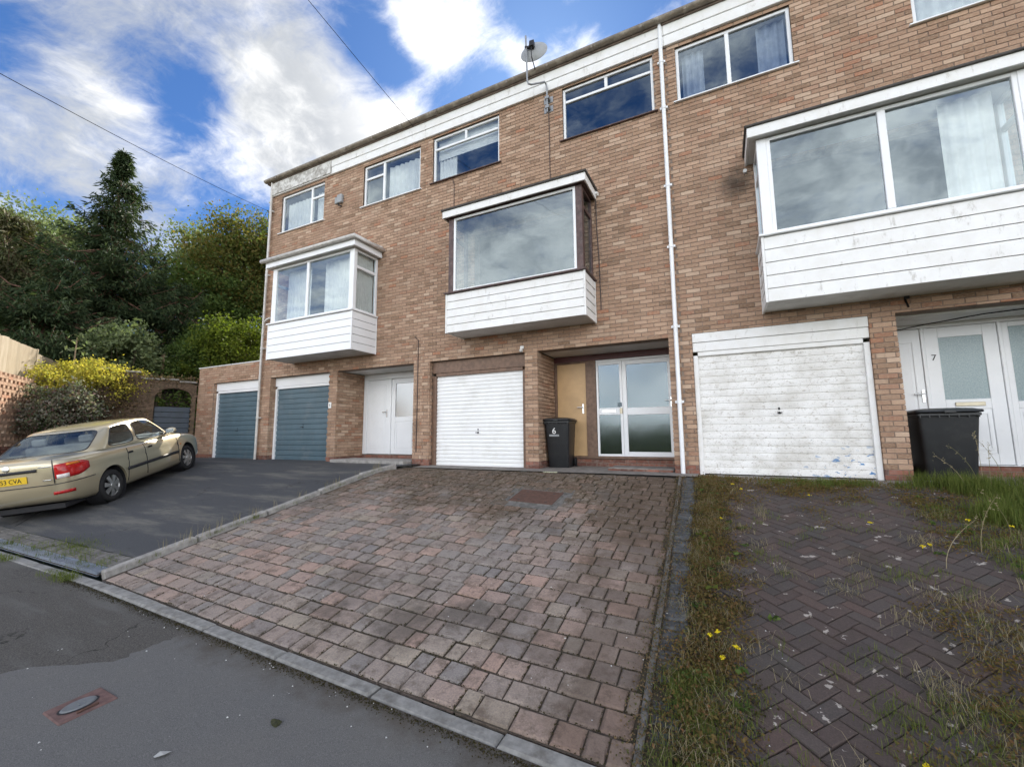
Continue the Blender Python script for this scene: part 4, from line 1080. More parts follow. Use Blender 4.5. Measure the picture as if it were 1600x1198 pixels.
# ---- fittings on the facade, parts of their houses
def pipe(h, pts, r, mat, name='downpipe', brk=(), n=12):
    q = MB(); q.tube(pts, r, n)
    for z in brk:
        q.lathe([(r, -.03), (r*1.18, -.03), (r*1.18, .03), (r, .03)], (pts[0][0], pts[0][1], z), (0, 0, 1), n)
        q.box(pts[0][0]-r*1.9, pts[0][0]+r*1.9, pts[0][1]+r*.2, -.001, z-.02, z+.02)
    return build(q, name, mat, h, smooth=False) 
o = pipe(H['a'], [(-11.87, -.075, 8.33), (-11.87, -.075, .02)], .034, 'pale_gutter', brk=(7.4, 5.4, 3.2, 1.2)); soft_shade(o)
q = MB(); q.tube([(-11.87, -.075, 3.95), (-11.70, -.075, 4.05), (-11.62, -.03, 4.08)], .03, 10); soft_shade(build(q, 'waste_pipe', 'pale_gutter', H['a']))
o = pipe(H['b'], [(-.655, -.075, 8.33), (-.655, -.075, -.06)], .036, 'upvc', brk=(7.55, 6.62, 5.1, 3.95, 2.5, 1.2)); soft_shade(o)
def cable(h, pts, r=.006, mat='cable_brown', name='cable'):
    q = MB(); q.tube(pts, r, 6); return build(q, name, mat, h)
cable(H['b'], [(-2.93, -.012, 7.45), (-2.92, -.012, 6.8), (-2.925, -.012, 6.1), (-2.9, -.012, 5.5)], .008)
cable(H['b'], [(-6.35, -.012, 2.95), (-6.30, -.012, 2.9), (-6.25, -.012, 2.86), (-6.25, -.012, 1.5), (-6.26, -.012, .3)], .010)
cable(H['b'], [(-5.35, -.012, 6.62), (-5.30, -.012, 6.45), (-5.30, -.012, 5.45)], .007)
cable(H['b'], [(-1.99, -.012, 5.35), (-1.985, -.012, 4.6), (-1.96, -.014, 4.0), (-1.95, -.012, 3.0)], .010)
cable(H['c'], [(2.42, -.012, 2.70), (2.43, -.03, 2.62), (2.41, -.012, 2.55), (2.44, -.012, 2.42)], .012, 'cable_black')
cable(H['c'], [(2.40, .93, 2.27), (2.62, .925, 2.285), (2.9, .92, 2.33), (3.4, .5, 2.325), (4.2, .3, 2.327)], .008, 'cable_black')
q = MB(); q.box(2.40, 2.46, -.035, -.001, 2.54, 2.60); q.box(2.385, 2.42, -.02, -.001, 2.60, 2.66); build(q, 'cable_clip', 'black_metal', H['c'], bevel=.006)
q = MB(); q.box(-9.07, -8.89, -.085, -.001, 6.93, 7.17); q.box(-9.19, -9.07, -.05, -.001, 6.95, 7.14); build(q, 'alarm_box', 'dish_grey', H['a'], bevel=.02, segs=2)
q = MB(); q.tube([(-9.05, -.05, 6.93), (-9.0, -.06, 6.86), (-8.93, -.03, 6.84)], .016, 8); build(q, 'vent_stub', 'black_metal', H['a'])
q = MB(); q.box(-9.115, -9.015, -.014, -.001, 1.38, 1.53); pl = build(q, 'number_plaque', 'print_white', H['a'], bevel=.003)
text_obj('5', .10, 'print_black', pl, (-9.065, -.0155, 1.455), ROT_FRONT)
q = MB(); q.box(-3.64, -3.56, -.03, -.001, 2.40, 2.46); q.lathe([(0, 0), (.035, .01), (.04, .05), (0, .06)], (-3.60, -.05, 2.385), (0, -.5, -1), 12); build(q, 'security_light', 'old_white', H['b'], bevel=.004)
q = MB(); q.lathe([(.0, 0), (.028, 0), (.028, .05), (0, .05)], (-1.96, -.03, 5.30), (0, -1, .2), 12); q.box(-1.99, -1.93, -.03, -.001, 5.27, 5.33); build(q, 'security_sensor', 'old_white', H['b'], bevel=.004)
q = MB(); q.lathe([(.0, 0), (.03, 0), (.03, .06), (0, .06)], (.56, -.03, 5.02), (0, -1, -.2), 12); build(q, 'overflow_pipe', 'old_white', H['c'])
# ------------------------------------------------------------------ side garage
AX0, AX1, AZ = -15.08, XA-.004, 2.84
ga = _thing('side_garage', (-13.5, 0, 0), 'low flat roofed brick garage with blue door at the end of the terrace', 'garage')
ghole = (-14.23, -12.02, -.6, 2.33)
q = MB(); panel_with_holes(q, AX0, AX1, -.6, AZ, .012, .24, [(ghole[0]-.012, ghole[1]+.006, ghole[2], ghole[3])]); q.box(AX0+.001, AX0+.12, .241, 5.5, -.6, AZ); q.box(AX0+.12, AX1-.002, 5.3, 5.49, -.6, AZ); q.box(AX0+.12, AX1-.002, .241, 5.3, AZ-.15, AZ-.02)
build(q, 'wall', 'mortar', ga)
q = MB(); q.box(AX0-.02, AX1-.002, -.02, .26, AZ+.001, AZ+.035); q.box(AX0-.02, AX0+.14, .26, 5.5, AZ+.001, AZ+.035); build(q, 'coping', 'soffit', ga, bevel=.004)
bw = Brickwork(ga)
bw.wall((0, .003, 0), (1, 0, 0), (0, -1, 0), AX0, AX1, -.30, AZ, [ghole], phase=.05)
bw.wall((ghole[0], .003, 0), (0, 1, 0), (1, 0, 0), .034, .12, -.2, 2.33, phase=.102)
bw.wall((AX0, .003, 0), (0, 1, 0), (-1, 0, 0), .034, 5.4, -.3, AZ, plinth=False)
bw.finish(120)
garage_door(ga, ghole[0], ghole[1], 2.33, 2.02, .12, 'blue_steel', 'upvc', .142, hz=.85, lbl='slate blue ribbed garage door')

# ------------------------------------------------------------------ garden wall with arch and gate, running forward from the side garage
gw = _thing('garden_wall', (-15.1, -.1, 0), 'old mossy brick garden wall with an arched gateway beside the side garage', 'wall')
A0 = Vector((-15.10, -.03, 0)); WD = Vector((-.36, -.933, 0)).normalized(); WN = Vector((-WD.y, WD.x, 0))
if WN.x < 0: WN = -WN                      # faces the drive
def wallpt(u, z, d=0.0): return A0+WD*u+Vector((0, 0, z))+WN*d
gu0, gu1, spring, rise = .10, 1.02, 1.92, .26
def arch_z(u):
    t = (u-(gu0+gu1)/2)/((gu1-gu0)/2); return spring+rise*math.sqrt(max(0, 1-t*t))
def top_z(u): return 2.30+.10*min(1, u/.5)+.04*math.sin(u*4)+(.18*clampf((u-1.0)/.5, 0, 1)) 
us = [0, gu0]+list(np.linspace(gu0, gu1, 13))[1:]+[1.2, 1.5, 1.8, 2.05, 2.3]
q = MB(); T = .22
for i in range(len(us)-1):
    a, b_ = us[i], us[i+1]; mid = (a+b_)/2
    lo = (lambda u: arch_z(clampf(u, gu0, gu1))) if gu0-1e-6 <= a and b_ <= gu1+1e-6 else (lambda u: -.4)
    z = [lo(a), lo(b_), top_z(b_), top_z(a)]
    vs = [wallpt(a, z[0]), wallpt(b_, z[1]), wallpt(b_, z[2]), wallpt(a, z[3])]; vs += [v-WN*T for v in vs]
    q.add(vs, [(0, 1, 2, 3), (7, 6, 5, 4), (0, 4, 5, 1), (1, 5, 6, 2), (2, 6, 7, 3), (3, 7, 4, 0)])
build(q, 'wall_core', 'old_brick', gw)
q = MB()
brs = wall_bricks(None, None, None, 0.0, 2.3, -.3, 2.5, [], phase=.03)
for br in brs:
    um = (br[0]+br[1])/2; zm = (br[2]+br[3])/2
    if zm > top_z(um)-.02: continue
    if gu0-.03 < um < gu1+.03 and zm < arch_z(clampf(um, gu0, gu1))+.12: 
        continue
    brick_geo(q, A0+WN*.004, WD, WN, br, random.gauss(.004, .003), random.random())
stuff(build(q, 'brickwork', 'old_brick', gw))
for i in range(15):                          # arch ring
    t = math.pi*(i+.5)/15; uc = (gu0+gu1)/2-(gu1-gu0)/2*1.06*math.cos(t); zc = spring+(rise+.03)*math.sin(t)
    q = MB(); ax = (WD*(-math.cos(t))*rise+Vector((0, 0, 1))*math.sin(t)*(gu1-gu0)/2).normalized(); ay = ax.cross(WN)
    q.obox(wallpt(uc, zc, -.20)-ay*.035, ax, ay, WN, .11, .07, .222); build(q, 'brick', 'old_brick', gw, bevel=.004)
q = MB()
for i in range(5):
    u0_ = i*.46; q.obox(wallpt(u0_, top_z(u0_+.2)+.005, -.25), WD, -WN if False else WN, Vector((0, 0, 1)), .45, .28, .05)
build(q, 'coping', 'concrete', gw, bevel=.008)
gt = _thing('garden_gate', tuple(wallpt(.56, 0, 0)), 'navy boarded gate under the arch of the old garden wall', 'gate')
for i in range(10):
    q = MB(); q.obox(wallpt(gu0+.02, -.05+i*.166, -.12), WD, WN, Vector((0, 0, 1)), gu1-gu0-.04, .03, .158); build(q, 'board', 'navy_board', gt, bevel=.006)
q = MB()
for a in (gu0+.06, gu1-.16): q.obox(wallpt(a, -.03, -.155), WD, WN, Vector((0, 0, 1)), .10, .03, 1.60)
build_each(q, 'brace', 'navy_board', gt)

# ------------------------------------------------------------------ open brick screen wall and fence on the left
sw = _thing('screen_wall', (-14.3, -4.5, 0), 'pierced brick screen wall with open joints in sunlight behind the car', 'wall')
B0 = Vector((-16.40, -3.25, 0)); BD = Vector((.843, -.538, 0)); BN = Vector((-BD.y, BD.x, 0)); 
if BN.dot(Vector((1, .3, 0))) < 0: BN = -BN
q = MB()
for j in range(32):
    z = -.2+j*.075
    if z < .45:                               # solid base
        u_ = -.0-(.11 if j % 2 else 0)
        while u_ < 3.9: brick_geo(q, B0, BD, BN, (max(u_, 0), u_+.205, z, z+.066), random.gauss(0, .002), random.random(), 1, .10); u_ += .215
    elif j % 2 == 0:                          # through courses
        u_ = 0
        while u_ < 3.9: brick_geo(q, B0, BD, BN, (u_, u_+.213, z, z+.073), random.gauss(0, .002), random.random(), 0, .10); u_ += .215
    else:                                     # spaced headers with open gaps
        u_ = (j//2 % 2)*.107
        while u_ < 3.9: brick_geo(q, B0, BD, BN, (u_, u_+.10, z, z+.073), random.gauss(0, .002), random.random(), 0, .10); u_ += .215
o = build(q, 'brickwork', ['brick', 'plinth_brick'], sw); stuff(o)
q = MB(); q.obox(B0-BN*.03, BD, BN, Vector((0, 0, 1)), 3.9, .01, .5); q.v = [(v[0], v[1], v[2]-.3) for v in q.v]; build(q, 'wall_core', 'mortar', sw)
fn = _thing('fence', (-15.9, -4.0, 1), 'pale wooden close board fence stepping down the bank in sunlight', 'fence')
def fence_panel(p0, p1, zt0, zt1, hgt):
    p0 = Vector(p0); p1 = Vector(p1); L = (p1-p0).length; d = (p1-p0)/L; n_ = Vector((-d.y, d.x, 0)); 
    if n_.x < 0: n_ = -n_
    k = int(L/.105)
    for i in range(k):
        a = i*L/k; zt = zt0+(zt1-zt0)*i/k+random.gauss(0, .008)
        q = MB(); q.obox(p0+d*a+Vector((0, 0, zt-hgt)), (d+n_*.16).normalized(), n_, Vector((0, 0, 1)), L/k+.012, .016, hgt); build(q, 'slat', 'fence_wood', fn)
    q = MB(); q.obox(p1+Vector((0, 0, zt1-hgt))-n_*.04, d, n_, Vector((0, 0, 1)), .07, .08, hgt+.03); build(q, 'post', 'fence_wood', fn)
    q = MB(); 
    for zz_ in (.3, hgt-.25): q.obox(p0+Vector((0, 0, zt0-hgt+zz_))-n_*.05, d, n_, Vector((0, 0, 1)), L, .04, .07)
    build_each(q, 'rail', 'fence_wood', fn)
fence_panel((-14.2, -5.35, 0), (-17.52, -3.03, 0), 3.28, 3.17, 1.75)
fence_panel((-17.60, -2.97, 0), (-18.75, -2.2, 0), 3.06, 3.02, 1.7)

# ------------------------------------------------------------------ wheelie bins
def rrect(w_, d_, r_, n=5):
    pts = []
    for cx_, cy_, a0 in ((w_/2-r_, d_/2-r_, 0), (-w_/2+r_, d_/2-r_, 90), (-w_/2+r_, -d_/2+r_, 180), (w_/2-r_, -d_/2+r_, 270)):
        for k in range(n): t = R(a0+90*k/(n-1)); pts.append((cx_+r_*math.cos(t), cy_+r_*math.sin(t)))
    return pts
def wheelie_bin(loc, rotz, sx=1.0, sz=1.0, label=None):
    """front towards -y"""
    root = _thing('wheelie_bin', loc, label, 'bin', 'black wheelie bins by the doors')
    q = MB(); rings = []
    secs = [(0.0, .44, .50, .05, .03), (.05, .45, .52, .05, .025), (.30, .475, .57, .05, .01), (.62, .505, .62, .05, -.005), (.93, .54, .67, .05, -.02), (.945, .575, .71, .05, -.02), (.975, .575, .71, .05, -.02), (.98, .555, .69, .05, -.02)]
    for (z, w_, d_, r_, yo) in secs: rings.append([(x*sx, y+yo, z*sz) for x, y in rrect(w_, d_, r_)])
    n = len(rings[0]); vs = [p for r_ in rings for p in r_]; fs = []
    for i in range(len(rings)-1):
        for k in range(n): fs.append((i*n+k, i*n+(k+1) % n, (i+1)*n+(k+1) % n, (i+1)*n+k))
    fs.append(tuple(range(n))[::-1]); fs.append(tuple((len(rings)-1)*n+k for k in range(n)))
    q.add(vs, fs)
    for i in range(7): q.box((-.255+.085*i-.006)*sx, (-.255+.085*i+.006)*sx, -.372, -.350, .915*sz, .972*sz)      # ribs under the rim
    def loc_child(mb, nm, mat, par=root, **k):
        o = link(nm, mb.mesh(nm, mat), None); o.parent = par
        if k.get('soft', True): soft_shade(o, 40)
        if k.get('bevel'): md = o.modifiers.new('bevel', 'BEVEL'); md.width = k['bevel']; md.segments = 2; md.limit_method = 'ANGLE'; md.angle_limit = R(40)
        return o
    body = loc_child(q, 'body', 'bin_plastic')
    q = MB(); rings = []
    for (z, w_, d_, r_, yo) in [(.985, .60, .74, .07, -.03), (1.0, .615, .76, .07, -.03), (1.02, .60, .745, .07, -.03), (1.045, .50, .62, .1, -.02), (1.055, .34, .44, .1, -.02)]:
        rings.append([(x*sx, y+yo, z*sz) for x, y in rrect(w_, d_, r_)])
    n = len(rings[0]); vs = [p for r_ in rings for p in r_]; fs = []
    for i in range(len(rings)-1):
        for k in range(n): fs.append((i*n+k, i*n+(k+1) % n, (i+1)*n+(k+1) % n, (i+1)*n+k))
    fs.append(tuple(range(n))[::-1]); fs.append(tuple((len(rings)-1)*n+k for k in range(n)))
    q.add(vs, fs); q.box(-.05*sx, .05*sx, -.43, -.36, .985*sz, 1.012*sz)
    loc_child(q, 'lid', 'bin_plastic')
    q = MB(); q.tube([(-.26*sx, .34, 1.0*sz), (-.26*sx, .42, 1.01*sz), (.26*sx, .42, 1.01*sz), (.26*sx, .34, 1.0*sz)], .016, 8); loc_child(q, 'handle', 'bin_plastic')
    for s_ in (-1, 1):
        q = MB(); q.lathe([(0, 0), (.045, .0), (.05, .008), (.085, .008), (.1, .015), (.1, .045), (.085, .05), (0, .05)], (s_*.235*sx-(.025 if s_ > 0 else -.025)*0, .27, .1), (s_, 0, 0), 20); loc_child(q, 'wheel', 'black_rubber')
    q = MB(); q.tube([(-.24*sx, .27, .1), (.24*sx, .27, .1)], .012, 8); loc_child(q, 'axle', 'steel_grey')
    root.rotation_euler = (0, 0, rotz)
    return root, body
rb, body = wheelie_bin((-3.03, .62, .004), R(6), .92, .95, 'black wheelie bin marked 6 standing by the ochre door')
for txt, z, sz_ in (('6', .73, .17),):
    t_ = text_obj(txt, sz_, 'print_white', None, (0, 0, 0), (0, 0, 0), 'numeral', .003); t_.parent = rb
    t_.matrix_basis = Matrix.Translation((-.055, -.343, z)) @ Euler((R(93), 0, 0)).to_matrix().to_4x4()
q = MB(); q.add([(-.155, -.3352, .625), (.045, -.3352, .625), (.045, -.3378, .665), (-.155, -.3378, .665)], [(0, 1, 2, 3)]); o = link('address_strip', q.mesh('address_strip', 'steel_grey')); o.parent = rb
rb3, _b = wheelie_bin((2.76, .44, -.03), R(-2), 1.16, .97, 'black wheelie bin in the weeds in front of door 7')

# ------------------------------------------------------------------ aerial dish on a bent pole
dish = _thing('satellite_dish', (-2.95, 0, 7.6), 'grey satellite dish on a bent pole above the gutter', 'dish')
q = MB(); q.tube([(-2.93, -.09, 7.35), (-2.93, -.09, 7.90), (-2.935, -.11, 7.97), (-2.95, -.16, 8.0), (-3.17, -.37, 7.86), (-3.21, -.41, 7.86), (-3.23, -.43, 7.92), (-3.25, -.44, 8.95)], .019, 10); soft_shade(build(q, 'pole', 'steel_grey', dish))
for zz_ in (7.47, 7.68):
    q = MB(); q.box(-3.03, -2.83, -.012, -.001, zz_-.07, zz_+.07); q.box(-2.975, -2.885, -.115, -.012, zz_-.03, zz_+.03); build(q, 'bracket', 'steel_grey', dish, bevel=.003)
DC = Vector((-3.13, -.36, 8.72)); DD = Vector((-.12, .95, -.24)).normalized()     # faces away from the street, up to the south
q = MB(); prof = [(r_, .13*(r_/.31)**2) for r_ in (0.0, .05, .1, .15, .2, .25, .275, .285)]
prof2 = [(r_, h_-.012) for r_, h_ in prof[::-1]]
q.lathe(prof+[(.292, .11)]+prof2, DC, DD, 32); soft_shade(build(q, 'reflector', 'dish_grey', dish))
q = MB(); side = DD.cross(Vector((0, 0, 1))).normalized(); upd = side.cross(DD)
q.obox(DC-DD*.10-side*.05-upd*.10, side, upd, DD, .10, .16, .09); q.obox(Vector((-3.26, -.47, 8.66)), Vector((1, .55, 0)).normalized(), Vector((0, 0, 1)), Vector((-.48, .88, 0)), .22, .05, .04)
build(q, 'mount', 'black_metal', dish, bevel=.006)
q = MB(); e0 = DC-upd*.27+DD*.05; e1_ = DC-upd*.20+DD*.42; q.tube([DC-DD*.06-upd*.05, DC-DD*.07-upd*.2, e0-DD*.06-upd*.05, e1_-upd*.12], .011, 8); build(q, 'arm', 'black_metal', dish)
q = MB(); q.tube([e1_-upd*.14, e1_-upd*.02], .028, 10); build(q, 'receiver', 'black_metal', dish)

# ------------------------------------------------------------------ overhead cables
def overhead(p0, p1, sag, label, r=.009):
    p0 = Vector(p0); p1 = Vector(p1); pts = []
    for i in range(25):
        t = i/24; p = p0.lerp(p1, t); p.z -= sag*4*t*(1-t); pts.append(p)
    q = MB(); q.tube(pts, r, 6); o = build(q, 'overhead_cable', 'cable_black'); return tag(o, label, 'cable', 'overhead telephone cables')
def pray(px, py, d): return CAM_LOC+(rr*((px-800)/FPX)-uu*((py-599)/FPX)+fwd)*d
overhead((-6.42, -.15, 8.20), (-9.5, -22.0, 16.5), .25, 'black cable sloping down to the fascia of the middle house', .006)
overhead((-13.3, -6.2, 8.4), (-24.0, 14.5, 15.0), .5, 'black cable crossing the sky above the tall conifer', .008)

# ------------------------------------------------------------------ covers and litter on the ground
mc = _thing('manhole_cover', (-2.5, -1.9, drive_z(-2.5, -1.9)), 'rusty rectangular drain cover set in the paved driveway', 'cover')
def ground_quad(x0, x1, y0, y1, z0, z1, fn=drive_z):
    vs = []
    for z in (z0, z1):
        for (x, y) in ((x0, y0), (x1, y0), (x1, y1), (x0, y1)): vs.append((x, y, fn(x, y)+z))
    return vs, [(0, 3, 2, 1), (4, 5, 6, 7), (0, 1, 5, 4), (1, 2, 6, 5), (2, 3, 7, 6), (3, 0, 4, 7)]
q = MB(); vs, fs = ground_quad(-2.85, -2.18, -2.16, -1.66, -.04, .006); q.add(vs, fs); build(q, 'lid', 'rust_iron', mc, bevel=.004)
q = MB(); vs, fs = ground_quad(-3.06, -2.02, -2.36, -1.48, -.03, -.0075); q.add(vs, fs); build(q, 'surround', 'sett_stone', mc)
q = MB()
for (a, b_, c, e) in ((-2.875, -2.855, -2.18, -1.635), (-2.175, -2.155, -2.18, -1.635), (-2.855, -2.175, -2.18, -2.165), (-2.855, -2.175, -1.655, -1.635)):
    vs, fs = ground_quad(a, b_, c, e, -.04, .003); q.add(vs, fs)
build_each(q, 'frame', 'sett_stone', mc)
q = MB()
for (a, c) in ((-2.72, -1.75), (-2.3, -1.75), (-2.72, -2.08), (-2.3, -2.08)): vs, fs = ground_quad(a-.02, a+.02, c-.012, c+.012, .004, .0085); q.add(vs, fs)
build_each(q, 'keyhole', 'black_metal', mc)
SX, SY = -3.62, -6.42
sc = _thing('stop_tap_cover', (SX, SY, ground_z(SX, SY)), 'small reddish iron cover with grey oval lid in the tarmac footway', 'cover')
q = MB(); vs, fs = ground_quad(SX-.115, SX+.115, SY-.135, SY+.135, -.03, .012, ground_z); q.add(vs, fs); build(q, 'frame', 'red_iron', sc, bevel=.006)
q = MB(); n = 20
q.add([(SX-.005+.064*math.cos(2*math.pi*k/n), SY-.01+.096*math.sin(2*math.pi*k/n), ground_z(SX, SY)+.0135+.04*(SY-.01+.096*math.sin(2*math.pi*k/n)-SY)) for k in range(n)], [tuple(range(n))])
build(q, 'gap', 'black_metal', sc)
q = MB(); q.tube([(SX+.085, SY-.05, ground_z(SX, SY)+.014), (SX+.085, SY+.05, ground_z(SX, SY)+.018)], .007, 6); build(q, 'hinge', 'rust_iron', sc)
q = MB(); zc = ground_z(SX, SY)+.012; oc = (SX-.005, SY-.01)
ring = [(oc[0]+.055*math.cos(2*math.pi*k/n), oc[1]+.085*math.sin(2*math.pi*k/n)) for k in range(n)]
q.add([(x, y, zc+.0025+.04*(y-SY)) for x, y in ring]+[(SX-.005+(x-oc[0])*.9, SY-.01+(y-oc[1])*.9, zc+.010+.04*(y-SY)) for x, y in ring], [tuple(range(n, 2*n))]+[(k, (k+1) % n, n+(k+1) % n, n+k) for k in range(n)])
q.box(SX-.03, SX+.02, SY-.018, SY-.010, zc+.008, zc+.014); q.box(SX-.03, SX+.02, SY+.010, SY+.018, zc+.008, zc+.014);
build(q, 'lid', 'cast_grey', sc)
def lump(name, loc, sx, sy, sz, mat, label, cat, seed):
    rs = random.Random(seed); bm = bmesh.new(); bmesh.ops.create_icosphere(bm, subdivisions=3, radius=1)
    for v in bm.verts:
        k = 1+.25*math.sin(v.co.x*3+seed)*math.cos(v.co.y*4+seed*2)+rs.uniform(-.12, .12); v.co = Vector((v.co.x*sx*k, v.co.y*sy*k, max(v.co.z, -.3)*sz*k))
    me = bpy.data.meshes.new(name); bm.to_mesh(me); bm.free(); me.materials.append(MATS[mat]); o = link(name, me); o.location = loc
    return tag(o, label, cat)
lump('moss_clump', (-2.42, -5.99, ground_z(-2.42, -5.99)+.010), .035, .02, .016, 'moss_lump', 'dark green clump of moss lying on the footway', 'moss', 3)
q = MB(); x0, y0 = -2.73, -6.40; z0 = ground_z(x0, y0)+.008
q.add([(x0-.03, y0-.03, z0), (x0-.005, y0-.035, z0+.006), (x0+.02, y0-.005, z0+.010), (x0+.018, y0+.03, z0+.004), (x0-.008, y0+.02, z0+.003), (x0-.03, y0, z0+.008)], [(0, 1, 2, 5), (2, 3, 4, 5)]); o = build(q, 'fallen_leaf', 'dull_leaf'); md = o.modifiers.new('thick', 'SOLIDIFY'); md.thickness = .001
tag(o, 'pale bleached leaf lying flat on the dark footway', 'leaf')
# small stones and bits lying about
q = MB()
for i in range(150):
    x = random.uniform(-5, 1.0); y = random.choice([random.uniform(-7.5, -5.7), KY-.14-abs(random.gauss(0, .12)), random.uniform(-5.4, -4)])
    s_ = random.uniform(.003, .008); z = ground_z(x, y)+.004
    q.add([(x+s_*math.cos(a+.3*i)*random.uniform(.7, 1.3), y+s_*math.sin(a+.3*i), z) for a in (0, 2.1, 4.2)]+[(x, y, z+s_*.9)], [(0, 1, 3), (1, 2, 3), (2, 0, 3)])
stuff(tag(build(q, 'gravel', 'pebble'), 'scattered grit and small stones on the tarmac', 'gravel'))
# ------------------------------------------------------------------ parked saloon car
# local axes: x forward from the rear bumper, y to the car's left, z up from the ground
CL = 4.24
def interp(x, pts):
    if x <= pts[0][0]: return pts[0][1]
    for (a, va), (b_, vb) in zip(pts, pts[1:]):
        if x <= b_: t = (x-a)/(b_-a); t = t*t*(3-2*t) if False else t; return va+(vb-va)*t
    return pts[-1][1]
half_w = [(0, .60), (.04, .68), (.12, .745), (.3, .795), (.7, .825), (1.4, .84), (2.6, .84), (3.3, .83), (3.75, .79), (4.0, .72), (4.14, .63), (4.2, .54), (4.24, .42)]
z_top = [(0, .90), (.03, .955), (.08, .975), (.3, .985), (.7, .985), (1.2, .97), (2.4, .945), (2.95, .93), (3.2, .91), (3.7, .84), (4.0, .77), (4.12, .70), (4.2, .62), (4.24, .56)]
z_bot = [(0, .42), (.03, .33), (.12, .27), (.4, .22), (.8, .19), (3.5, .19), (3.9, .21), (4.12, .26), (4.2, .33), (4.24, .42)]
xs = [0, .02, .05, .09, .14, .2, .3, .4, .5, .62, .75, .9, 1.05, 1.2, 1.4, 1.6, 1.8, 2.0, 2.2, 2.4, 2.6, 2.8, 2.95, 3.05, 3.2, 3.35, 3.5, 3.65, 3.8, 3.9, 4.0, 4.08, 4.14, 4.18, 4.21, 4.24]
def section(x):
    w_ = interp(x, half_w); zt = interp(x, z_top); zb = interp(x, z_bot); h_ = zt-zb
    pts = [(w_*.72, zb), (w_*.90, zb+.012), (w_*.965, zb+h_*.09), (w_*.985, zb+h_*.22), (w_*.992, zb+h_*.36), (w_*.998, zb+h_*.46), (w_*1.0, zb+h_*.58), (w_*.985, zb+h_*.655), (w_*.99, zb+h_*.70), (w_*.985, zb+h_*.78), (w_*.955, zb+h_*.88), (w_*.91, zb+h_*.95), (w_*.84, zb+h_*.985), (w_*.6, zt+.004), (w_*.3, zt+.010), (0, zt+.012)]
    return pts
q = MB(); rows = []
for x in xs:
    sct = section(x)
    full = [(x, y, z) for y, z in sct]+[(x, -y, z) for y, z in sct[-2::-1]]
    rows.append(full)
n = len(rows[0]); vs = [p for r_ in rows for p in r_]; fs = []
for i in range(len(rows)-1):
    for k in range(n-1): fs.append((i*n+k, (i+1)*n+k, (i+1)*n+k+1, i*n+k+1))
    fs.append((i*n+n-1, (i+1)*n+n-1, (i+1)*n, i*n))
fs.append(tuple(range(n))); fs.append(tuple((len(rows)-1)*n+k for k in range(n))[::-1])
q.add(vs, fs)
hull_me = q.mesh('body', 'car_paint')
bm = bmesh.new(); bm.from_mesh(hull_me); bmesh.ops.recalc_face_normals(bm, faces=bm.faces[:]); bm.to_mesh(hull_me)
HULL = BVHTree.FromBMesh(bm); bm.free()
CARM = None
RW, FW, WR = .93, 3.37, .292                    # axle positions and wheel radius
# place: right wheels stand at these points of the tarmac drive
prw = Vector((-10.06, -3.88, 0)); pfw = Vector((-11.55, -1.92, 0))
hd = (pfw-prw).normalized(); rt = Vector((hd.y, -hd.x, 0))
ctr = prw-hd*RW-rt*.72                          # rear bumper centre line point
def tz(x, y): return drive_z(x, y)+.035
pts = [prw, pfw, prw-rt*1.44, pfw-rt*1.44]
zs_ = [tz(p.x, p.y) for p in pts]
sl_h = ((zs_[1]-zs_[0])+(zs_[3]-zs_[2]))/2/(pfw-prw).length; sl_r = ((zs_[0]-zs_[2])+(zs_[1]-zs_[3]))/2/1.44
z0 = sum(zs_)/4-sl_h*(pfw-prw).length/2-sl_h*RW*1.0
X_ = Vector((hd.x, hd.y, sl_h)).normalized(); Y_ = Vector((-rt.x, -rt.y, -sl_r)); Y_ = (Y_-X_*Y_.dot(X_)).normalized(); Z_ = X_.cross(Y_)   # local y points to the car's left
zc_ = sum(zs_)/4-(X_*((RW+FW)/2)).z
CARM = Matrix((X_, Y_, Z_)).transposed().to_4x4()
mid = (prw+pfw)/2-rt*.72
CARM.translation = Vector((mid.x, mid.y, sum(zs_)/4))-X_*((RW+FW)/2)
car = link('parked_car', None); car.matrix_basis = CARM; car.empty_display_size = .3
tag(car, 'champagne gold four door saloon parked on the tarmac driveway', 'car')
def cpart(mb_or_me, name, mat=None, parent=None, soft=True, bevel=0, smooth_angle=35):
    me = mb_or_me if isinstance(mb_or_me, bpy.types.Mesh) else mb_or_me.mesh(name, mat)
    o = link(name, me); o.parent = parent or car
    if bevel: md = o.modifiers.new('bevel', 'BEVEL'); md.width = bevel; md.segments = 2; md.limit_method = 'ANGLE'; md.angle_limit = R(40)
    if soft: soft_shade(o, smooth_angle)
    return o
# wheel arches cut out of the hull
body = link('body', hull_me)
cut = MB()
for wx in (RW, FW):
    for s_ in (-1, 1): cut.lathe([(0, 0), (.345, 0), (.345, .34), (0, .34)], (wx, s_*.55, WR+.015), (0, s_, 0), 32)
cutter = link('wheel_arch_cutter', cut.mesh('wheel_arch_cutter', 'car_trim'))
bm = bmesh.new(); bm.from_mesh(cutter.data); bmesh.ops.remove_doubles(bm, verts=bm.verts[:], dist=1e-5); bmesh.ops.recalc_face_normals(bm, faces=bm.faces[:]); bm.to_mesh(cutter.data); bm.free()
md = body.modifiers.new('cut', 'BOOLEAN'); md.operation = 'DIFFERENCE'; md.object = cutter; md.solver = 'EXACT'
dg = bpy.context.evaluated_depsgraph_get(); dg.update()
me2 = bpy.data.meshes.new_from_object(body.evaluated_get(dg)); me2.name = 'body'
bpy.data.objects.remove(body); bpy.data.objects.remove(cutter)
body = link('body', me2); body.parent = car; soft_shade(body, 48)
q = MB()                                        # dark liners behind the wheels
for wx in (RW, FW):
    for s_ in (-1, 1): q.lathe([(.0, 0), (.342, 0), (.342, .235)], (wx, s_*.56, WR+.015), (0, s_, 0), 28)
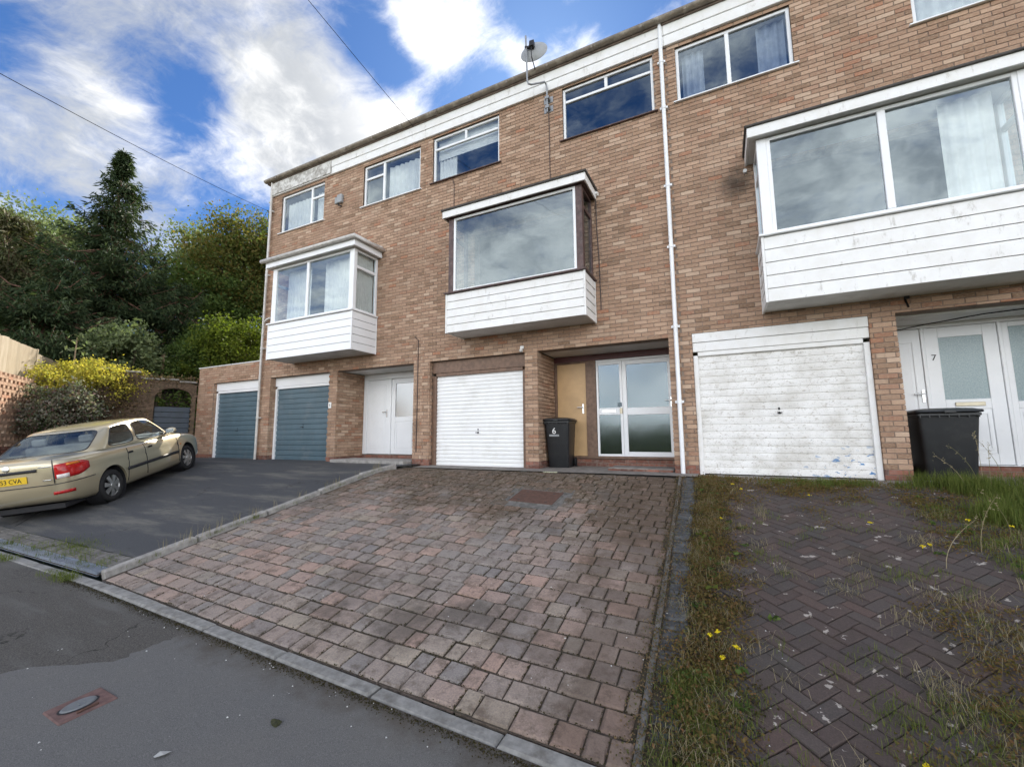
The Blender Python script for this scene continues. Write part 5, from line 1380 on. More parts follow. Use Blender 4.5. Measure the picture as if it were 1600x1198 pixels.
for o in build_each(q, 'wheel_housing', 'car_trim'): o.parent = car
# cabin: ring of columns from the waist to the roof edge; glass between, painted pillars
ring = []   # (base xyz, top xyz, flag) going round: rear window -> right side -> windscreen -> left side
def col(bx, by, tx, ty): return ((bx, by, interp(bx, z_top)-.012), (tx, ty, interp(tx, [(.9, 1.30), (1.2, 1.345), (1.7, 1.392), (2.1, 1.40), (2.4, 1.375), (2.6, 1.33)])))
rear = [col(.56+.05*(abs(y)/.66)**2, y, 1.16+.04*(abs(y)/.66)**2, y*.83) for y in (-.66, -.44, -.22, 0, .22, .44, .66)]
right = [col(.86, .765, 1.30, .600), col(.95, .772, 1.34, .605), col(1.30, .780, 1.50, .61), col(1.66, .785, 1.72, .615), col(1.76, .785, 1.80, .617), col(2.25, .785, 2.06, .615), col(2.74, .778, 2.28, .61), col(2.86, .772, 2.36, .60)]
front = [col(3.05-.16*(abs(y)/.68)**2, y, 2.52-.10*(abs(y)/.68)**2, y*.80) for y in (.70, .46, .23, 0, -.23, -.46, -.70)]
left = [((b_[0], -b_[1], b_[2]), (t[0], -t[1], t[2])) for b_, t in right[::-1]]
cols = rear+right+front+left; N = len(cols)
flags = {}
for i in range(6): flags[i] = 'rear'
flags[8] = flags[9] = 'door_r1'; flags[11] = flags[12] = 'door_r2'
o_ = len(rear)+len(right)
for i in range(6): flags[o_+i] = 'front'
ol = o_+len(front)
flags[ol+1] = flags[ol+2] = 'door_l2'; flags[ol+4] = flags[ol+5] = 'door_l1'
rowsT = [0, .06, .3, .6, .90, 1.0]
def cpt(i, t):
    b_, tp = cols[i % N]; p = Vector(b_).lerp(Vector(tp), t); bulge = .022*math.sin(math.pi*t)
    c = Vector((1.75, 0, p.z)); d = Vector((p.x-c.x, (p.y-c.y)*2.2, 0)).normalized(); return p+d*bulge
shell = MB(); panes = {}
for i in range(N):
    for j in range(len(rowsT)-1):
        vs = [cpt(i, rowsT[j]), cpt(i+1, rowsT[j]), cpt(i+1, rowsT[j+1]), cpt(i, rowsT[j+1])]
        if i in flags and 1 <= j <= 3: panes.setdefault(flags[i], []).append(vs)
        else: shell.add(vs, [(0, 1, 2, 3)])
# roof skin
ro = [cpt(i, 1.0) for i in range(N)]; m_ = MB()
r_rear, r_right, r_front, r_left = ro[:7], ro[7:15], ro[15:22], ro[22:30]
rr2 = [r_rear[-1]]+r_right+[r_front[0]]; ll2 = [r_rear[0]]+r_left[::-1]+[r_front[-1]]
grid = []
for i in range(len(rr2)):
    a, b_ = ll2[i], rr2[i]; rowp = []
    for k in range(7):
        t = k/6; p = Vector(a).lerp(Vector(b_), t); p.z += .028*(1-(2*t-1)**2); 
        if i == 0: p = Vector(r_rear[k]); p.z += .006*(1-(2*t-1)**2)
        if i == len(rr2)-1: p = Vector(r_front[6-k])
        rowp.append(p)
    grid.append(rowp)
for i in range(len(grid)-1):
    for k in range(6): shell.add([grid[i][k], grid[i][k+1], grid[i+1][k+1], grid[i+1][k]], [(0, 1, 2, 3)])
me = shell.mesh('roof', 'car_paint'); bm = bmesh.new(); bm.from_mesh(me); bmesh.ops.remove_doubles(bm, verts=bm.verts[:], dist=.0005); bmesh.ops.recalc_face_normals(bm, faces=bm.faces[:]); bm.to_mesh(me); bm.free()
def smoothed(me, lv=2):
    o = link('smoothing', me); md = o.modifiers.new('s', 'SUBSURF'); md.levels = lv; md.render_levels = lv; md.boundary_smooth = 'ALL'
    d_ = bpy.context.evaluated_depsgraph_get(); d_.update(); out = bpy.data.meshes.new_from_object(o.evaluated_get(d_)); nm = me.name
    bpy.data.objects.remove(o); bpy.data.meshes.remove(me); out.name = nm; return out
me = smoothed(me)
cab = cpart(me, 'roof', smooth_angle=80)
names = {'rear': 'rear_window', 'front': 'windscreen'}
for k, fl in panes.items():
    q = MB()
    for vs in fl: q.add(vs, [(0, 1, 2, 3)])
    me = q.mesh(names.get(k, 'side_window'), 'car_glass'); bm = bmesh.new(); bm.from_mesh(me); bmesh.ops.remove_doubles(bm, verts=bm.verts[:], dist=.0005); bmesh.ops.recalc_face_normals(bm, faces=bm.faces[:]); bm.to_mesh(me); bm.free()
    me = smoothed(me)
    g = cpart(me, names.get(k, 'side_window'), parent=cab, smooth_angle=80)
    # black seal round the pane
    sb = MB(); bm = bmesh.new(); bm.from_mesh(me)
    for e in bm.edges:
        if e.is_boundary: sb.tube([e.verts[0].co, e.verts[1].co], .009, 5)
    bm.free(); cpart(sb, 'seal', 'car_trim', parent=cab, soft=False)
# interior
q = MB(); q.box(.75, 2.85, -.70, .70, .955, .968); q.box(2.62, 2.95, -.66, .66, .93, .99)
cpart(q, 'dashboard', 'car_interior', soft=False)
for (x, y) in ((2.02, .36), (2.02, -.36)):
    q = MB(); q.box(x-.09, x+.03, y-.23, y+.23, .8, 1.16); q.box(x-.10, x-.01, y-.12, y+.12, 1.18, 1.33); cpart(q, 'seat', 'seat_cloth', bevel=.03, soft=False)
q = MB(); q.box(1.1, 1.22, -.6, .6, .8, 1.10)
for y in (-.36, .36): q.box(1.08, 1.15, y-.11, y+.11, 1.11, 1.24)
cpart(q, 'rear_bench', 'seat_cloth', bevel=.03, soft=False)
# helpers that lay trim on the painted hull
def hit(o, d, off=.004):
    r_ = HULL.ray_cast(Vector(o), Vector(d).normalized())
    if r_[0] is None: return None
    nn = r_[1]
    if nn.dot(Vector(d)) > 0: nn = -nn
    return r_[0]+nn*off
def rear_pt(y, z, off=.004):
    """point on the tail seen from behind, wrapping round the corner"""
    th = y/.74
    d = Vector((math.cos(th*1.15), -math.sin(th*1.15)*.0, 0))
    a = clampf(y, -1.2, 1.2)
    ang = a*1.25
    o = Vector((.85-1.6*math.cos(ang), 1.6*math.sin(ang), z)); c = Vector((.85-.35*math.cos(ang), .42*math.sin(ang), z))
    return hit(o, c-o, off)
def patch_on(fn, rows_, colsn, name, mat, parent=None, thick=0.0):
    q = MB(); V = []; ok = True
    for a in rows_:
        for b_ in colsn:
            p = fn(a, b_); V.append(p if p is not None else Vector((0, 0, 0)))
    nc = len(colsn); F = []
    for i in range(len(rows_)-1):
        for k in range(nc-1): F.append((i*nc+k, i*nc+k+1, (i+1)*nc+k+1, (i+1)*nc+k))
    q.add(V, F); me = q.mesh(name, mat); bm = bmesh.new(); bm.from_mesh(me); bmesh.ops.recalc_face_normals(bm, faces=bm.faces[:]); bm.to_mesh(me); bm.free()
    o = cpart(me, name, parent=parent, smooth_angle=60)
    md = o.modifiers.new('solid', 'SOLIDIFY'); md.thickness = .012; md.offset = 0
    return o
# tail lamps (drop shaped, wrapping the corner)
for s_ in (1, -1):
    def lamp(a, t, zlo, zhi):
        f = (a-.50)/.37
        zl = zlo+(.075*max(0, (f-.55)/.45)**1.3); zh = zhi-.05*max(0, (f-.6)/.4)**1.5-.02*max(0, .3-f)
        return rear_pt(s_*a, zl+(zh-zl)*t, .010+.012*math.sin(math.pi*min(1, max(0, f)))*math.sin(math.pi*t))
    A_ = list(np.linspace(.50, .87, 12)); T_ = list(np.linspace(0, 1, 6))
    patch_on(lambda a, t: lamp(a, t, .66, .89), A_, T_, 'tail_light', 'lens_red')
    patch_on(lambda a, t: rear_pt(s_*a, .665+t*.06, .026), list(np.linspace(.515, .615, 4)), [0, .5, 1], 'reversing_light', 'lens_clear')
    patch_on(lambda a, t: rear_pt(s_*a, .845+t*.032, .024), list(np.linspace(.60, .74, 5)), [0, 1], 'indicator', 'lens_amber')
    patch_on(lambda a, t: rear_pt(s_*a, .415+t*.048, .008), list(np.linspace(.47, .66, 5)), [0, .5, 1], 'rear_reflector', 'lens_red')
# boot details
patch_on(lambda a, t: rear_pt(a, .81+t*.045, .014), list(np.linspace(-.34, .34, 13)), [0, .5, 1], 'boot_handle', 'car_trim')
patch_on(lambda a, t: rear_pt(a, .575+t*.012, .003), list(np.linspace(-.95, .95, 30)), [0, 1], 'bumper_seam', 'car_trim')
for s_ in (-1, 1): patch_on(lambda a, t: rear_pt(s_*(.485+a*.010), .60+t*.36, .003), [0, 1], list(np.linspace(0, 1, 8)), 'boot_seam', 'car_trim')
q = MB(); q.lathe([(0, 0), (.045, .0), (.045, .006), (.036, .009), (0, .007)], (rear_pt(0, .905, .0)), (-1, 0, .25), 20); em = cpart(q, 'boot_emblem', 'chrome')
em.scale = (1, 1, 1)
np_x = rear_pt(0, .70).x-.006
plate = cpart(MB().box(np_x-.004, np_x+.004, -.26, .26, .645, .756), 'number_plate', 'plate_yellow', soft=False, bevel=.002)
t_ = text_obj('GS53 CVA', .098, 'print_black', None, (0, 0, 0), (0, 0, 0), 'lettering', .001); t_.parent = plate
t_.matrix_basis = Matrix.Translation((np_x-.0055, 0, .699)) @ Matrix(((0, 0, -1, 0), (-1, 0, 0, 0), (0, 1, 0, 0), (0, 0, 0, 1))) @ Matrix.Diagonal((.88, 1, 1, 1))
for (yy_, ww_) in ((-.49, .13),): 
    patch_on(lambda a, t: rear_pt(yy_+a*ww_, .865+t*.014, .005), list(np.linspace(0, 1, 6)), [0, 1], 'boot_badge', 'chrome')
patch_on(lambda a, t: rear_pt(-.47+a*.08, .655+t*.012, .005), list(np.linspace(0, 1, 4)), [0, 1], 'boot_badge', 'chrome')
# sides: rub strip, seams, handles
for s_ in (1, -1):
    def side_pt(x, z, off=.004): return hit((x, s_*2, z), (0, -s_, 0), off)
    patch_on(lambda a, t: side_pt(a, .475+t*.058, .010), list(np.linspace(1.30, 2.98, 14)), [0, .5, 1], 'rub_strip', 'car_trim')
    for xx_ in (1.33, 1.86, 2.98):
        patch_on(lambda a, t: side_pt(xx_+a*.009+(.0 if xx_ > 1.5 else .10*(t-.4)), .28+t*.68, .002), [0, 1], list(np.linspace(0, 1, 9)), 'door_seam', 'car_trim')
    for xx_ in (1.44, 2.02):
        q = MB(); p = side_pt(xx_, .80, .0); q.box(p.x-.065, p.x+.065, p.y-.012, p.y+.016*s_+.004, .778, .815); cpart(q, 'door_handle', 'car_trim', soft=False, bevel=.006)
    q = MB(); p = side_pt(3.10, .66, .0); q.box(p.x-.02, p.x+.02, p.y-.006, p.y+.006, .645, .67); cpart(q, 'side_repeater', 'lens_amber', soft=False, bevel=.004)
    # door mirror
    q = MB(); mx_, my_ = 2.68, s_*.90
    prof = [(0, -.085), (.05, -.08), (.085, -.05), (.095, 0), (.085, .04), (.05, .06), (0, .065)]
    bm = bmesh.new(); bmesh.ops.create_uvsphere(bm, u_segments=16, v_segments=10, radius=1)
    for v in bm.verts: v.co = Vector((mx_+v.co.x*.055, my_+v.co.y*.10, 1.02+v.co.z*.068))
    me = bpy.data.meshes.new('door_mirror'); bm.to_mesh(me); bm.free(); me.materials.append(MATS['car_paint']); mi_ = cpart(me, 'door_mirror', smooth_angle=80)
    cpart(MB().box(mx_-.060, mx_-.052, my_-.075, my_+.075, .975, 1.065), 'mirror_glass', 'chrome', parent=mi_, soft=False, bevel=.01)
    cpart(MB().tube([(mx_, s_*.76, .97), (mx_, my_-s_*.04, 1.0)], .022, 8), 'mirror_arm', 'car_trim', parent=mi_)
# head lamps and front bumper grille
for s_ in (1, -1):
    patch_on(lambda a, t: hit((5.2, s_*a, .58+t*.11), (-1, 0, 0), .006), list(np.linspace(.34, .62, 6)), [0, .5, 1], 'headlight', 'lens_clear')
patch_on(lambda a, t: hit((5.2, a, .50+t*.05), (-1, 0, 0), .006), list(np.linspace(-.3, .3, 6)), [0, 1], 'grille', 'car_trim')
# wheels
def wheel(x, s_):
    y = s_*.70; o = Vector((x, y-s_*.07, WR))
    q = MB(); q.lathe([(.18, .0), (.20, .0), (.265, .004), (.286, .02), (.292, .05), (.292, .11), (.286, .145), (.262, .165), (.205, .166), (.19, .155), (.185, .10)], o, (0, s_, 0), 36)
    wh = cpart(q, 'wheel', 'black_rubber', smooth_angle=50)
    q = MB(); q.lathe([(.203, .164), (.195, .152), (.182, .138), (.18, .05), (0, .05)], o, (0, s_, 0), 32); cpart(q, 'rim', 'alloy', parent=wh)
    q = MB(); q.lathe([(.172, .06), (.172, .062), (0, .062)], o, (0, s_, 0), 24); cpart(q, 'brake', 'black_metal', parent=wh)
    q = MB()
    for k in range(7):
        t = 2*math.pi*k/7+.2; d = Vector((math.cos(t), 0, math.sin(t))); e = Vector((-math.sin(t), 0, math.cos(t)))
        vs = []
        for (r_, hw, dp) in ((.03, .022, .158), (.10, .030, .160), (.192, .040, .150)):
            for (ss, dd) in ((-1, dp-.02), (-1, dp), (1, dp), (1, dp-.02)): vs.append(o+d*r_+e*hw*ss+Vector((0, s_*dd, 0)))
        q.add(vs, [(0, 1, 2, 3), (11, 10, 9, 8)]+[(4*a+b_, 4*a+(b_+1) % 4, 4*a+4+(b_+1) % 4, 4*a+4+b_) for a in (0, 1) for b_ in range(4)])
    q.lathe([(0, .168), (.038, .166), (.045, .155), (.045, .13)], o, (0, s_, 0), 20)
    cpart(q, 'hub_cap', 'alloy', parent=wh, soft=True)
for x in (RW, FW):
    for s_ in (1, -1): wheel(x, s_)
q = MB(); q.box(.15, 4.0, -.6, .6, .16, .24); q.tube([(-.0, .45, .22), (.4, .45, .22)], .025, 10); cpart(q, 'underside', 'car_trim', soft=False)
q = MB(); q.tube([(1.25, 0.0, 1.41), (1.16, 0.0, 1.50)], .004, 6); cpart(q, 'aerial', 'car_trim')
# ------------------------------------------------------------------ hillside behind the plot
def hill_z(x, y):
    if y > -3.4: xb = -15.25-.36*clampf(-y, 0, 3.4)+(.0 if y < 0 else 0)
    else: xb = -16.4+.78*(-3.4-y)
    w_ = xb-.35-x
    if w_ <= 0: return -1.2
    z = .25+min(w_*.56, 4.6)+max(0, w_-8.2)*.16
    fade = clampf((y+9.5)/3.0, 0, 1)
    return z*fade-1.2*(1-fade)+.25*math.sin(x*.9)*math.cos(y*.7)
xs_ = list(np.linspace(-70, -22, 25))+list(np.linspace(-21.5, -15, 40)); ys_ = list(np.linspace(-30, -8, 12))+list(np.linspace(-7.5, 10, 42))+list(np.linspace(12, 60, 16))
sheet('hillside', hill_z, xs_, ys_, 'soil')
# ------------------------------------------------------------------ foliage generators
def quads(c, size, asp=.6, nrm=None, jit=1.0, rng=RNG):
    """leaf shaped quads (diamonds) about the points c"""
    n = len(c); a = rng.normal(size=(n, 3)); 
    if nrm is not None: a = a*jit+nrm
    a /= np.linalg.norm(a, axis=1)[:, None]+1e-9
    b_ = rng.normal(size=(n, 3)); b_ -= a*(a*b_).sum(1)[:, None]; b_ /= np.linalg.norm(b_, axis=1)[:, None]+1e-9
    t = np.cross(a, b_); s_ = (size*rng.uniform(.6, 1.35, n))[:, None]
    V = np.stack([c-b_*s_*.5, c+t*s_*asp*.5-b_*s_*.05+a*s_*.08, c+b_*s_*.5, c-t*s_*asp*.5-b_*s_*.05+a*s_*.08], 1).reshape(-1, 3)
    F = np.arange(4*n).reshape(-1, 4); r_ = np.repeat(rng.random(n), 4)
    return V, F, r_
def leafy(name, c, size, mat, parent, asp=.6, nrm=None, jit=1.0):
    V, F, r_ = quads(np.asarray(c), size, asp, nrm, jit)
    return link(name, np_mesh(name, V, F, mat, r_), parent)
def crown_points(center, rad, nclump, nleaf, crad, rng, shell=.55, lowcut=-.75):
    out = []; cl = []
    for i in range(nclump):
        d = rng.normal(size=3); d /= np.linalg.norm(d)
        if d[2] < lowcut: d[2] = -d[2]
        r_ = shell+(1-shell)*rng.random()**.7; 
        p = np.array(center)+d*np.array(rad)*r_*(.85+.3*rng.random()); cl.append(p)
        k = int(nleaf*rng.uniform(.5, 1.4)); cr = crad*rng.uniform(.6, 1.35)
        q = rng.normal(size=(k, 3))*cr*np.array([.62, .62, .42]); out.append(p+q)
    return np.concatenate(out), cl
def tree(name, loc, h, center, rad, nclump, nleaf, crad, size, mat, label, cat='tree', trunk_r=.16, tr_mat='bark', seed=0, group='trees on the bank behind the garden', shell=.45, limbs=14):
    rng = np.random.default_rng(seed); root = _thing(name, loc, label, cat, group)
    pts, cl = crown_points(center, rad, nclump, nleaf, crad, rng, shell)
    V, F, r_ = quads(pts, size, .62, rng=rng); link('crown', np_mesh('crown', V, F, mat, r_), root)
    q = MB(); b_ = Vector(loc); c_ = Vector(center); top = c_+Vector((0, 0, rad[2]*.6))
    n = 7; tp = [b_.lerp(top, t)+Vector((.12*math.sin(t*5+seed), .12*math.cos(t*4+seed), 0))*trunk_r*4*t for t in np.linspace(0, 1, n)]
    q.tube(tp, [trunk_r*(1-.85*t) for t in np.linspace(0, 1, n)], 8)
    for i in range(min(limbs, len(cl))):
        e = Vector(cl[i*len(cl)//max(1, limbs)]); t = clampf((e.z-b_.z)/(top.z-b_.z)*.75, .15, .85); s_ = b_.lerp(top, t)
        m_ = s_.lerp(e, .5)+Vector((0, 0, -.12*(e-s_).length*.5+.1)); q.tube([s_, m_, e], [trunk_r*.45*(1-t*.6), trunk_r*.28, trunk_r*.06], 5)
    build(q, 'trunk', tr_mat, root)
    return root
def conifer(name, loc, h, rmax, mat, label, seed, clear=.16, trunk_r=.2, size=.30, whorl=.20, droop=.35, per=5, group='trees on the bank behind the garden', density=1.0, rfun=None):
    rng = np.random.default_rng(seed); root = _thing(name, loc, label, 'tree', group); b_ = np.array(loc, float)
    C_ = []; N_ = []; q = MB(); q.tube([Vector(loc)+Vector((.05*math.sin(t*6), .05*math.cos(t*5), t*h)) for t in np.linspace(0, 1, 8)], [trunk_r*(1-.94*t) for t in np.linspace(0, 1, 8)], 9)
    z = clear*h
    while z < h*.99:
        f = z/h; nb_ = per+int(rng.integers(-1, 2))
        for k in range(max(3, nb_)):
            a = rng.uniform(0, 2*math.pi); L = (rfun(f) if rfun else 1.12*rmax*(1-f)**1.2)*rng.uniform(.5, 1.4)+.03
            d = np.array([math.cos(a), math.sin(a), 0.]); side = np.array([-d[1], d[0], 0.]); st = max(4, int(L/.16)); pts_ = []
            for i in range(1, st+1):
                t = i/st; zz_ = z-droop*L*math.sin(t*2.2)*.75+.28*L*max(0, t-.55)*(1.2 if f > .4 else .6)+(.5*L*t if f > .85 else 0)
                p = b_+d*L*t+np.array([0, 0, zz_]); pts_.append(p)
                m_ = max(3, int(17*density*(1.15-.6*abs(t-.55)))); wdt = .30*L*(1-t)*.9+min(.10, .04+.04*L)
                off = rng.uniform(-1, 1, size=(m_, 1))*side*wdt+rng.normal(size=(m_, 3))*np.array([.05, .05, .05])
                off[:, 2] -= np.abs(rng.normal(size=m_))*.16*(.5+.6*L/ max(rmax, .1))
                C_.append(p+off); N_.append(np.tile(d*.25+np.array([0, 0, .9]), (m_, 1)))
            if L > .7: q.tube([Vector(b_)+Vector((0, 0, z)), Vector(pts_[len(pts_)//2]), Vector(pts_[-1])], [.035*L/2+.008, .02, .006], 4)
        z += whorl*rng.uniform(.7, 1.3)
    C_ = np.concatenate(C_); n = len(C_)
    # hanging sprays: long axis mostly downwards and outwards
    dirn = rng.normal(size=(n, 3))*.55+np.array([0, 0, -.65]); rad_ = C_-b_; rad_[:, 2] = 0; rad_ /= np.linalg.norm(rad_, axis=1)[:, None]+1e-6; dirn += rad_*.8
    dirn /= np.linalg.norm(dirn, axis=1)[:, None]; sd_ = np.cross(dirn, rng.normal(size=(n, 3))); sd_ /= np.linalg.norm(sd_, axis=1)[:, None]+1e-6
    s_ = (size*rng.uniform(.5, 1.3, n))[:, None]
    V = np.stack([C_, C_+dirn*s_*.45+sd_*s_*.105, C_+dirn*s_, C_+dirn*s_*.45-sd_*s_*.105], 1).reshape(-1, 3)
    link('crown', np_mesh('crown', V, np.arange(4*n).reshape(-1, 4), mat, np.repeat(rng.random(n), 4)), root)
    build(q, 'trunk', 'red_bark', root); return root
HZ = hill_z
conifer('spruce_tree', (-22.7, .3, 4.0), 9.1, 3.8, 'needle', 'tall dark spruce with a bare reddish trunk rising above the bank', 11, clear=.24, size=.24, whorl=.20, per=6, droop=.42, density=1.2)
conifer('cypress_tree', (-24.2, -2.2, 3.8), 5.4, 2.9, 'needle_brown', 'dark shaggy conifer low at the left of the tall spruce', 12, clear=.04, size=.24, whorl=.16, per=7, droop=.5, density=1.2, rfun=lambda f: 2.9*(1-f)**.5*(.75+.4*math.sin(f*3)))
conifer('cypress_tree', (-21.6, 2.2, 3.2), 4.3, 2.6, 'needle', 'low drooping conifer with hanging sprays right of the tall spruce', 13, clear=.05, size=.24, whorl=.18, per=6, droop=.55, density=.95, rfun=lambda f: 2.6*(1-f)**.55)
conifer('cypress_tree', (-20.8, -2.0, 2.6), 3.4, 2.6, 'needle', 'blackish evergreen directly above the fence', 14, clear=.02, size=.22, whorl=.15, per=7, droop=.3, density=1.2, rfun=lambda f: 2.5*(1-f)**.4)
tree('birch_tree', (-39.8, .5, 7.3), 8, (-39.6, .5, 12.2), (2.0, 2.0, 3.0), 60, 70, .55, .16, 'leaf_pale', 'thin pale leaved tree at the left edge of the picture', seed=21, trunk_r=.13)
tree('ash_tree', (-33.6, 1.2, 6.8), 7, (-33.4, 1.3, 10.3), (3.1, 3.1, 3.0), 120, 110, .75, .17, 'leaf_pale', 'broad greyish green tree left of the tall spruce', seed=22)
tree('ash_tree', (-31.5, -1.8, 6.3), 6, (-31.2, -1.8, 8.2), (3.0, 3.0, 2.4), 100, 110, .75, .17, 'leaf_green', 'rounded green tree low between fence and grey green tree', seed=27)
tree('ash_tree', (-28.6, 5.9, 6.0), 7, (-28.4, 5.9, 10.1), (2.3, 2.3, 3.1), 100, 90, .6, .16, 'leaf_pale', 'slender grey green tree right of the tall spruce', seed=23)
tree('oak_tree', (-23.8, 6.4, 5.2), 7, (-23.7, 6.2, 9.6), (2.9, 2.8, 3.5), 260, 120, .62, .15, 'leaf_autumn', 'tree turning brown at the top beside the terrace corner', seed=24, shell=.25)
tree('oak_tree', (-22.6, 9.2, 5.2), 7, (-22.4, 9.0, 9.9), (3.1, 3.1, 3.6), 240, 120, .65, .15, 'leaf_autumn', 'browning tree half hidden behind the terrace corner', seed=25, shell=.25)
tree('oak_tree', (-25.5, 4.2, 5.2), 4, (-25.0, 5.0, 7.4), (3.4, 3.2, 2.6), 220, 120, .6, .15, 'leaf_green', 'dark bushy tree below the browning tree', seed=26, shell=.4)
# ---- shrubs
def shrub(name, loc, center, rad, nclump, nleaf, crad, size, mat, label, seed, cat='shrub', stems=9, tr='bark', group=None):
    rng = np.random.default_rng(seed); root = _thing(name, loc, label, cat, group)
    pts, cl = crown_points(center, rad, nclump, nleaf, crad, rng, .35, -.5)
    pts = pts[pts[:, 2] > loc[2]-.1]
    V, F, r_ = quads(pts, size, .55, rng=rng); link('foliage', np_mesh('foliage', V, F, mat, r_), root)
    q = MB()
    for i in range(stems):
        e = Vector(cl[i*len(cl)//stems]); b_ = Vector(loc)+Vector((rng.normal()*.12, rng.normal()*.12, 0)); q.tube([b_, b_.lerp(e, .5)+Vector((0, 0, .12)), e], [.022, .014, .005], 5)
    build(q, 'stem', tr, root); return root
shrub('laurel_shrub', (-17.2, 2.2, 1.3), (-17.2, 2.3, 3.7), (1.9, 1.7, 1.6), 110, 110, .34, .11, 'leaf_lime', 'bright green laurel bank above the side garage roof', 31)
shrub('laurel_shrub', (-18.6, 1.4, 1.6), (-18.6, 1.5, 3.2), (1.3, 1.2, 1.3), 80, 100, .30, .10, 'leaf_green', 'mid green shrub above the arch of the old garden wall', 32)
shrub('laurel_shrub', (-20.3, 3.4, 2.6), (-20.2, 3.4, 4.2), (2.2, 2.0, 1.6), 90, 110, .4, .12, 'leaf_green', 'dark green thicket between the two conifers and the oak', 33)
shrub('buddleia_shrub', (-18.7, -.6, 1.6), (-18.7, -.55, 3.5), (1.15, 1.1, 1.15), 75, 80, .26, .12, 'leaf_pale', 'tall silvery green shrub behind the yellow bush', 34)
shrub('yellow_bush', (-16.6, -2.1, .6), (-16.55, -2.1, 2.20), (1.45, 1.3, .68), 120, 110, .22, .065, 'leaf_yellow', 'golden yellow bush in full sunlight behind the car', 35, stems=14)
shrub('mixed_shrub', (-15.75, -2.9, .2), (-15.75, -2.85, 1.35), (.95, .85, .75), 75, 90, .2, .075, 'leaf_mixed', 'variegated shrub with reddish and white leaves below the yellow bush', 36)
shrub('mixed_shrub', (-15.5, -3.4, .2), (-15.55, -3.35, 1.05), (.6, .6, .6), 45, 80, .17, .07, 'leaf_mixed', 'small pale leaved shrub at the end of the pierced brick wall', 37)
shrub('dry_climber', (-15.95, -1.75, .2), (-15.9, -1.75, 1.75), (.38, .42, .85), 55, 80, .14, .055, 'dry_twig', 'dry brown climber hanging over the end of the garden wall', 38, cat='climber', tr='pale_twig')
rng = np.random.default_rng(5)
q = _thing('sapling', (-17.2, -2.3, 1.6), 'young bare stemmed sapling with a few leaves above the yellow bush', 'sapling')
m_ = MB(); m_.tube([(-17.2, -2.3, 1.6), (-17.22, -2.3, 2.6), (-17.25, -2.28, 3.65)], [.028, .022, .012], 7); build(m_, 'trunk', 'pale_twig', q)
pts_ = np.concatenate([np.array([-17.25, -2.28, 3.2+.12*i])+rng.normal(size=(6, 3))*np.array([.20, .20, .06]) for i in range(4)]); leafy('foliage', pts_, .16, 'leaf_pale', q, .4)
q = _thing('marker_post', (-18.6, .55, 1.0), 'thin pale post standing on the bank above the arch', 'post')
build(MB().box(-18.64, -18.56, .51, .59, 1.0, 3.75), 'shaft', 'pale_twig', q)
# undergrowth that fills the bank
c_ = []
for i in range(900):
    x = random.uniform(-27, -15.9); y = random.uniform(-6.5, 9); z = hill_z(x, y)
    if z < 0: continue
    k = 36; c_.append(np.array([x, y, z+.25])+RNG.normal(size=(k, 3))*np.array([.35, .35, .28]))
stuff(tag(leafy('undergrowth', np.concatenate(c_), .15, 'leaf_green', None), 'tangled dark undergrowth covering the bank', 'undergrowth'))
# ivy and moss along the top of the old wall
c_ = [np.array(wallpt(random.uniform(.0, 2.3), 0)+WN*random.uniform(-.22, .05))+np.array([0, 0, 2.45])+RNG.normal(size=(30, 3))*np.array([.12, .12, .07]) for i in range(34)]
c_ += [np.array(wallpt(random.uniform(1.1, 2.3), random.uniform(.8, 2.3))+WN*.03)+RNG.normal(size=(26, 3))*np.array([.1, .1, .2]) for i in range(40)]
leafy('wall_creeper', np.concatenate(c_), .06, 'dry_twig', gw)

# ------------------------------------------------------------------ weeds, grass and moss on the drives
def fz(x, y, off=0.0): return drive_z(x, y)+off
def blades(name, P_, hgt, wid, mat, lean=.5, parent=None, label=None, cat=None, curve=.35):
    P_ = np.asarray(P_); n = len(P_); a = RNG.uniform(0, 2*math.pi, n); d = np.stack([np.cos(a), np.sin(a), np.zeros(n)], 1); s_ = np.stack([-d[:, 1], d[:, 0], np.zeros(n)], 1)
    h_ = (np.asarray(hgt)*RNG.uniform(.45, 1.25, n))[:, None]; wd_ = np.asarray(wid)*RNG.uniform(.7, 1.3, n)[:, None]; ln = np.abs(RNG.normal(size=(n, 1)))*lean
    up = np.array([0, 0, 1.0]); m1 = P_+up*h_*.55+d*h_*ln*.35; tip = P_+up*h_*(1-curve*np.minimum(ln, 1.2))+d*h_*ln
    V = np.stack([P_-s_*wd_*.5, P_+s_*wd_*.5, m1+s_*wd_*.38, m1-s_*wd_*.38, tip], 1).reshape(-1, 3)
    i = np.arange(n)[:, None]*5; F = np.concatenate([i+np.array([[0, 1, 2]]), i+np.array([[0, 2, 3]]), i+np.array([[3, 2, 4]])]) 
    o = link(name, np_mesh(name, V, F, mat, np.repeat(RNG.random(n), 5)), parent)
    if label: stuff(tag(o, label, cat))
    return o
def scatter(n, fx, fy, fn=fz, cond=None):
    out = []
    while len(out) < n:
        x = fx(); y = fy()
        if cond and not cond(x, y): continue
        out.append((x, y, fn(x, y)))
    return out
U = random.uniform; G = random.gauss
def clumps(nc, per, sig, fx, fy, cond=None, fn=fz):
    out = []
    for i in range(nc):
        for t in range(60):
            x, y = fx(), fy()
            if cond is None or cond(x, y): break
        for k in range(per):
            px_, py_ = x+G(0, sig), y+G(0, sig); out.append((px_, py_, fn(px_, py_)))
    return out
strip = lambda: (-.44+.10*random.random())+abs(G(0, .19))+U(0, .09)
stripy = lambda: U(KY+.05, -.35)
P1 = clumps(300, 75, .055, strip, stripy)
P1 += clumps(130, 60, .07, lambda: U(-.4, 1.5), lambda: -.35-abs(G(0, .55)))
